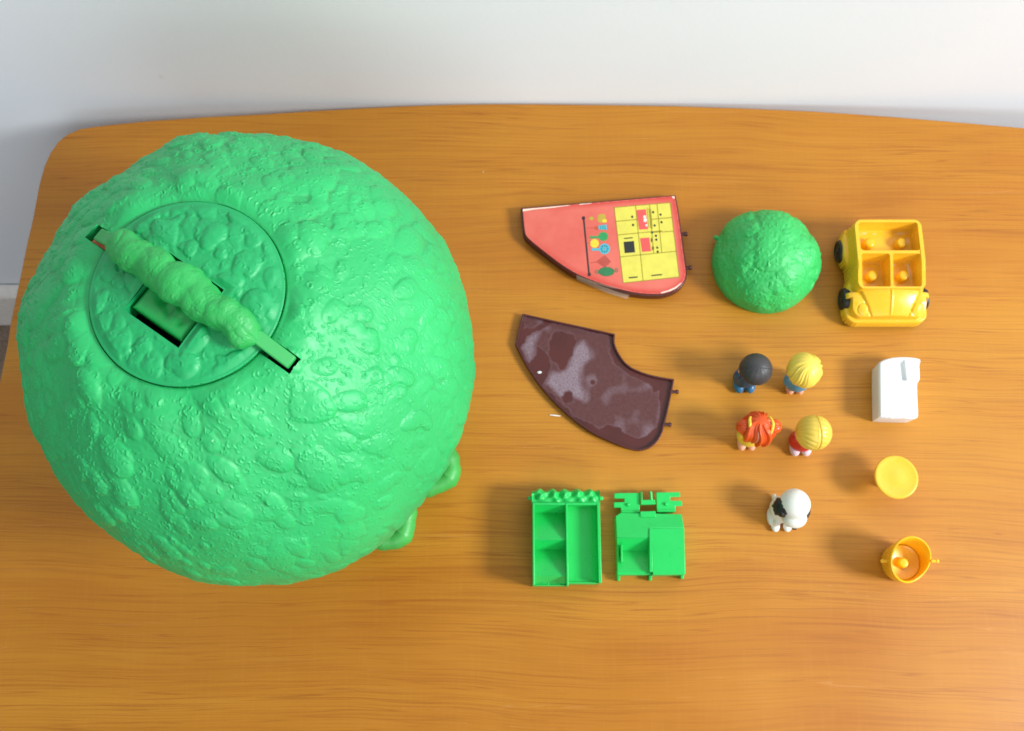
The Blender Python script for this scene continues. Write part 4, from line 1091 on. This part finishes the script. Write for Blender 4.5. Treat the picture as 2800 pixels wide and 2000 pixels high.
# ------------------------------------------------------------------ the toy people
BW = .88
def figure(label, base, hoff, hr_, hz_, skin_legs, cloth, hair, hairfn, hair_shape='cap', shoes=None, extra=None):
    L = Vector((base[0], base[1], 0))
    t_ = thing('toy_figure', label, 'toy figure', L, 'little toy people standing in two rows')
    hc = Vector((hoff[0], hoff[1], hz_))
    b = MB()
    for sx in (-1, 1):
        b.ball((sx * .0036, -.0035, .0030), (.0034, .0058, .0030), 20, 12)          # feet
        b.ball((sx * .0034, -.0008, .0065), (.0034, .0036, .0060), 20, 12)          # legs
        b.ball((sx * .0064, -.0005, .0135), (.0021, .0026, .0052), 16, 10)          # arms
        b.ball((sx * .0062, -.0032, .0105), (.0017, .0024, .0017), 14, 8)           # hands
    b.ball((0, .0002, .0125), (.0060, .0048, .0070), 24, 14)
    b.ball((hc.x * .5, hc.y * .5, .0195), (.0034, .0034, .0042), 18, 10)            # neck
    b.ball(hc, (hr_ * .92, hr_ * .90, hr_ * .90), 36, 24)
    b.ball(hc + Vector((0, -hr_ * .90, -hr_ * .18)), .0011, 12, 8)                  # nose
    for sx in (-1, 1): b.ball(hc + Vector((sx * hr_ * .93, -.0004, -hr_ * .22)), (.0012, .0018, .0021), 12, 8)
    b.v = [(x * BW if z < .02 else x, y * BW if z < .02 else y, z) for x, y, z in b.v]
    body = obj('body', b, M['skin'] if skin_legs else M['skin'], t_, remesh=.00042)
    b = MB()
    if cloth:
        cn, cm, zlo, zhi, wd = cloth
        b.lathe([(wd * .82, zlo), (wd, zlo + .0012), (wd * .98, (zlo + zhi) / 2), (wd * .72, zhi - .001), (.0036, zhi)], 40)
        b.v = [(x, y * .86 - .0002, z) for x, y, z in b.v]
        for sx in (-1, 1): b.ball((sx * .0066, 0, .0155), (.0024, .0029, .0036), 16, 10)
        obj(cn, b, cm, t_)
    if shoes:
        for sx in (-1, 1):
            b = MB(); b.ball((sx * .0036, -.0036, .0030), (.0037, .0062, .0033), 20, 12); b.ball((sx * .0035, -.0006, .0075), (.0037, .0040, .0055), 20, 12); obj('shoe', b, shoes, t_)
    # hair: a moulded cap over the top and back of the head
    b = MB(); b.ball(hc, (hr_ * 1.0, hr_ * 1.0, hr_), 180, 72, fn=hairfn)
    V_ = np.array(b.v); keep = []
    for f_ in b.f:
        c_ = V_[list(f_)].mean(0) - np.array(hc)
        lo = hair_shape(c_ / hr_)
        if lo: keep.append(f_)
    b.f = keep; b.mi = [0] * len(keep)
    h = obj('hair', b, hair, t_)
    so = h.modifiers.new('solid', 'SOLIDIFY'); so.thickness = .0008; so.offset = -1
    # painted face
    for sx in (-1, 1):
        b = MB(); d_ = Vector((sx * .36, -.86, -.06)).normalized(); b.ball(hc + d_ * hr_ * .895, (.0009, .0005, .0012), 12, 8); obj('eye', b, M['eye'], t_)
    b = MB(); b.tube([hc + Vector((x * hr_, -math.sqrt(max(0, .81 - x * x - z * z)) * hr_, z * hr_)) for x, z in ((-.22, -.42), (-.12, -.48), (0, -.5), (.12, -.48), (.22, -.42))], .0003, 8); obj('mouth', b, M['mouth'], t_)
    if extra: extra(t_, hc, hr_)
    return t_

def strands(cx, cy, n_, amp, below=-.9, phase=0):
    c0 = Vector((cx, cy, math.sqrt(max(0, 1 - cx * cx - cy * cy))))
    u = c0.orthogonal().normalized(); v = c0.cross(u)
    g = random.Random(int(phase * 100) + n_); tab = [0.0] * 720
    for _ in range(n_):
        a0 = g.randrange(720); wd = g.uniform(4, 15); dp = g.uniform(.5, 1)
        for q in range(-40, 41): tab[(a0 + q) % 720] += dp * math.exp(-(q / wd) ** 2)
    mx = max(tab)
    def fn(d):
        q = d - c0; r = q.length; a = math.atan2(d.dot(v), d.dot(u)) + .16 * math.sin(r * 3.2 + phase)
        k_ = min(1, tab[int((a / (2 * math.pi) % 1) * 720) % 720] / mx * 1.5)
        return 1.02 + amp * (.5 - k_) * min(1, max(0, r - .25) * 1.6)
    return fn
def parted(px, n_, amp):
    def fn(d):
        y = math.atan2(d.z, -d.y); 
        k_ = abs(math.sin(y * n_ + 3 * d.x)) ** .5
        g = math.exp(-((d.x - px - .05 * math.sin(y * 2)) / .035) ** 2)
        return 1.02 + amp * (k_ - .6) * min(1, abs(d.x - px) * 3) - .075 * g + .02 * math.exp(-((d.x - px + .09) / .06) ** 2)
    return fn
fr = lambda lim_front, lim_back: (lambda c: c[2] > (lim_front if c[1] < -.35 else lim_back) - .0 * c[0])
def black_fn(d):
    y = d.y * .9 + d.z * .1
    band = math.exp(-((d.y + .12 + .03 * d.x) / .04) ** 2) * .03
    return 1.03 - band + .008 * abs(math.sin(9 * math.atan2(d.x, -d.y + .3))) * (1 if d.y < -.1 else .2)
figure('toy boy figure with smooth black hair and dark blue clothes', (.1535, .1662), (.0016, -.0004), .0102, .0282, False, ('overalls', M['navy'], .0055, .0190, .0082), M['hair_black'], black_fn, fr(.04, -.6), shoes=M['shoe_blue'])
figure('toy girl figure with streaky blond hair and sky blue top', (.1866, .1636), (-.0008, .0014), .0108, .0296, True, ('top', M['sky_blue'], .0070, .0190, .0086), M['hair_blond'], strands(.25, .15, 46, .10), fr(-.22, -.8))
def bunches(t_, hc, hr_):
    for sx in (-1, 1):
        b = MB(); d_ = Vector((sx * .92, .14, .16))
        b.ball(hc + d_ * hr_, (hr_ * .46, hr_ * .44, hr_ * .5), 60, 30, fn=lambda d: 1 + .10 * (abs(math.sin(5 * math.atan2(d.y, d.z))) - .5), rot=Matrix.Rotation(sx * -.5, 3, 'Y'))
        obj('pigtail', b, M['hair_red'], t_)
        b = MB(); pts = []
        for i in range(13):
            a = -1.15 + 2.3 * i / 12; pts.append(hc + Vector((sx * (.56 + .14 * math.cos(a * 1.3)), .14 + .56 * math.sin(a), .80 - .28 * abs(math.sin(a)) + .06)) * hr_)
        b.tube(pts, [.0007 + .0004 * math.sin(math.pi * i / 12) for i in range(13)], 12); obj('ribbon', b, M['ribbon'], t_)
figure('toy girl figure with orange pigtails tied by yellow ribbons', (.1525, .1262), (.0022, .0012), .0102, .0266, True, ('dress', M['ribbon'], .0085, .0185, .0078), M['hair_red'], strands(.0, .42, 60, .26, phase=.6), fr(-.35, -.7), extra=bunches)
figure('toy girl figure with centre parted straw hair and red clothes', (.1872, .1242), (.0014, .0006), .0108, .0286, True, ('dress', M['red_cloth'], .0052, .0190, .0084), M['hair_straw'], parted(.12, 9, .05), fr(-.25, -.7), shoes=M['shoe_pale'])

# ------------------------------------------------------------------ toy dog
GL = Vector((.1700, .0790, 0))
dog = thing('toy_dog', 'small white toy dog figure with a black ear patch', 'toy dog', GL)
b = MB()
hx = Vector((.0056, .0022, .0205))
b.ball((.0010, .0006, .0085), (.0080, .0088, .0085), 28, 18)                     # haunches and trunk
b.ball((.0020, .0000, .0140), (.0068, .0070, .0070), 24, 16)                      # chest
for sx in (-1, 1):
    b.ball((sx * .0038 + .0014, -.0072, .0050), (.0026, .0028, .0052), 16, 12)    # front legs
    b.ball((sx * .0038 + .0014, -.0092, .0022), (.0029, .0040, .0022), 16, 10)    # front paws
    b.ball((sx * .0062 + .0012, -.0034, .0035), (.0028, .0060, .0035), 16, 10)    # hind legs
b.ball((-.0020, .0086, .0030), (.0018, .0028, .0018), 12, 8)                      # tail
b.ball(hx, (.0098, .0098, .0088), 36, 24)                                         # head
b.ball(hx + Vector((.0004, -.0080, -.0036)), (.0078, .0066, .0056), 28, 18)       # muzzle
obj('body', b, M['cream'], dog, remesh=.00042)
def ear(cx, sx):
    b = MB()
    def rag(d): return 1 + .05 * math.sin(7 * math.atan2(d.y, d.z)) + .04 * math.sin(13 * math.atan2(d.y, d.z) + 1)
    b.ball(hx + Vector((sx * .0080, -.0018, .0004 if sx < 0 else -.004)), (.0034 if sx < 0 else .0022, 0.0062, .0062 if sx < 0 else .0046), 60, 24, fn=rag, rot=Matrix.Rotation(sx * -.85 if sx < 0 else .2, 3, 'Y'))
    obj('ear', b, M['blackpaint'], dog)
ear(0, -1); ear(0, 1)
b = MB(); b.ball(hx + Vector((.0004, -.0140, -.0056)), (.0018, .0013, .0013), 16, 10); obj('nose', b, M['blackpaint'], dog)
for sx in (-1, 1):
    b = MB(); b.ball(hx + Vector((sx * .0036, -.0088, -.0040)), (.0009, .0007, .0011), 12, 8); obj('eye', b, M['eye'], dog)
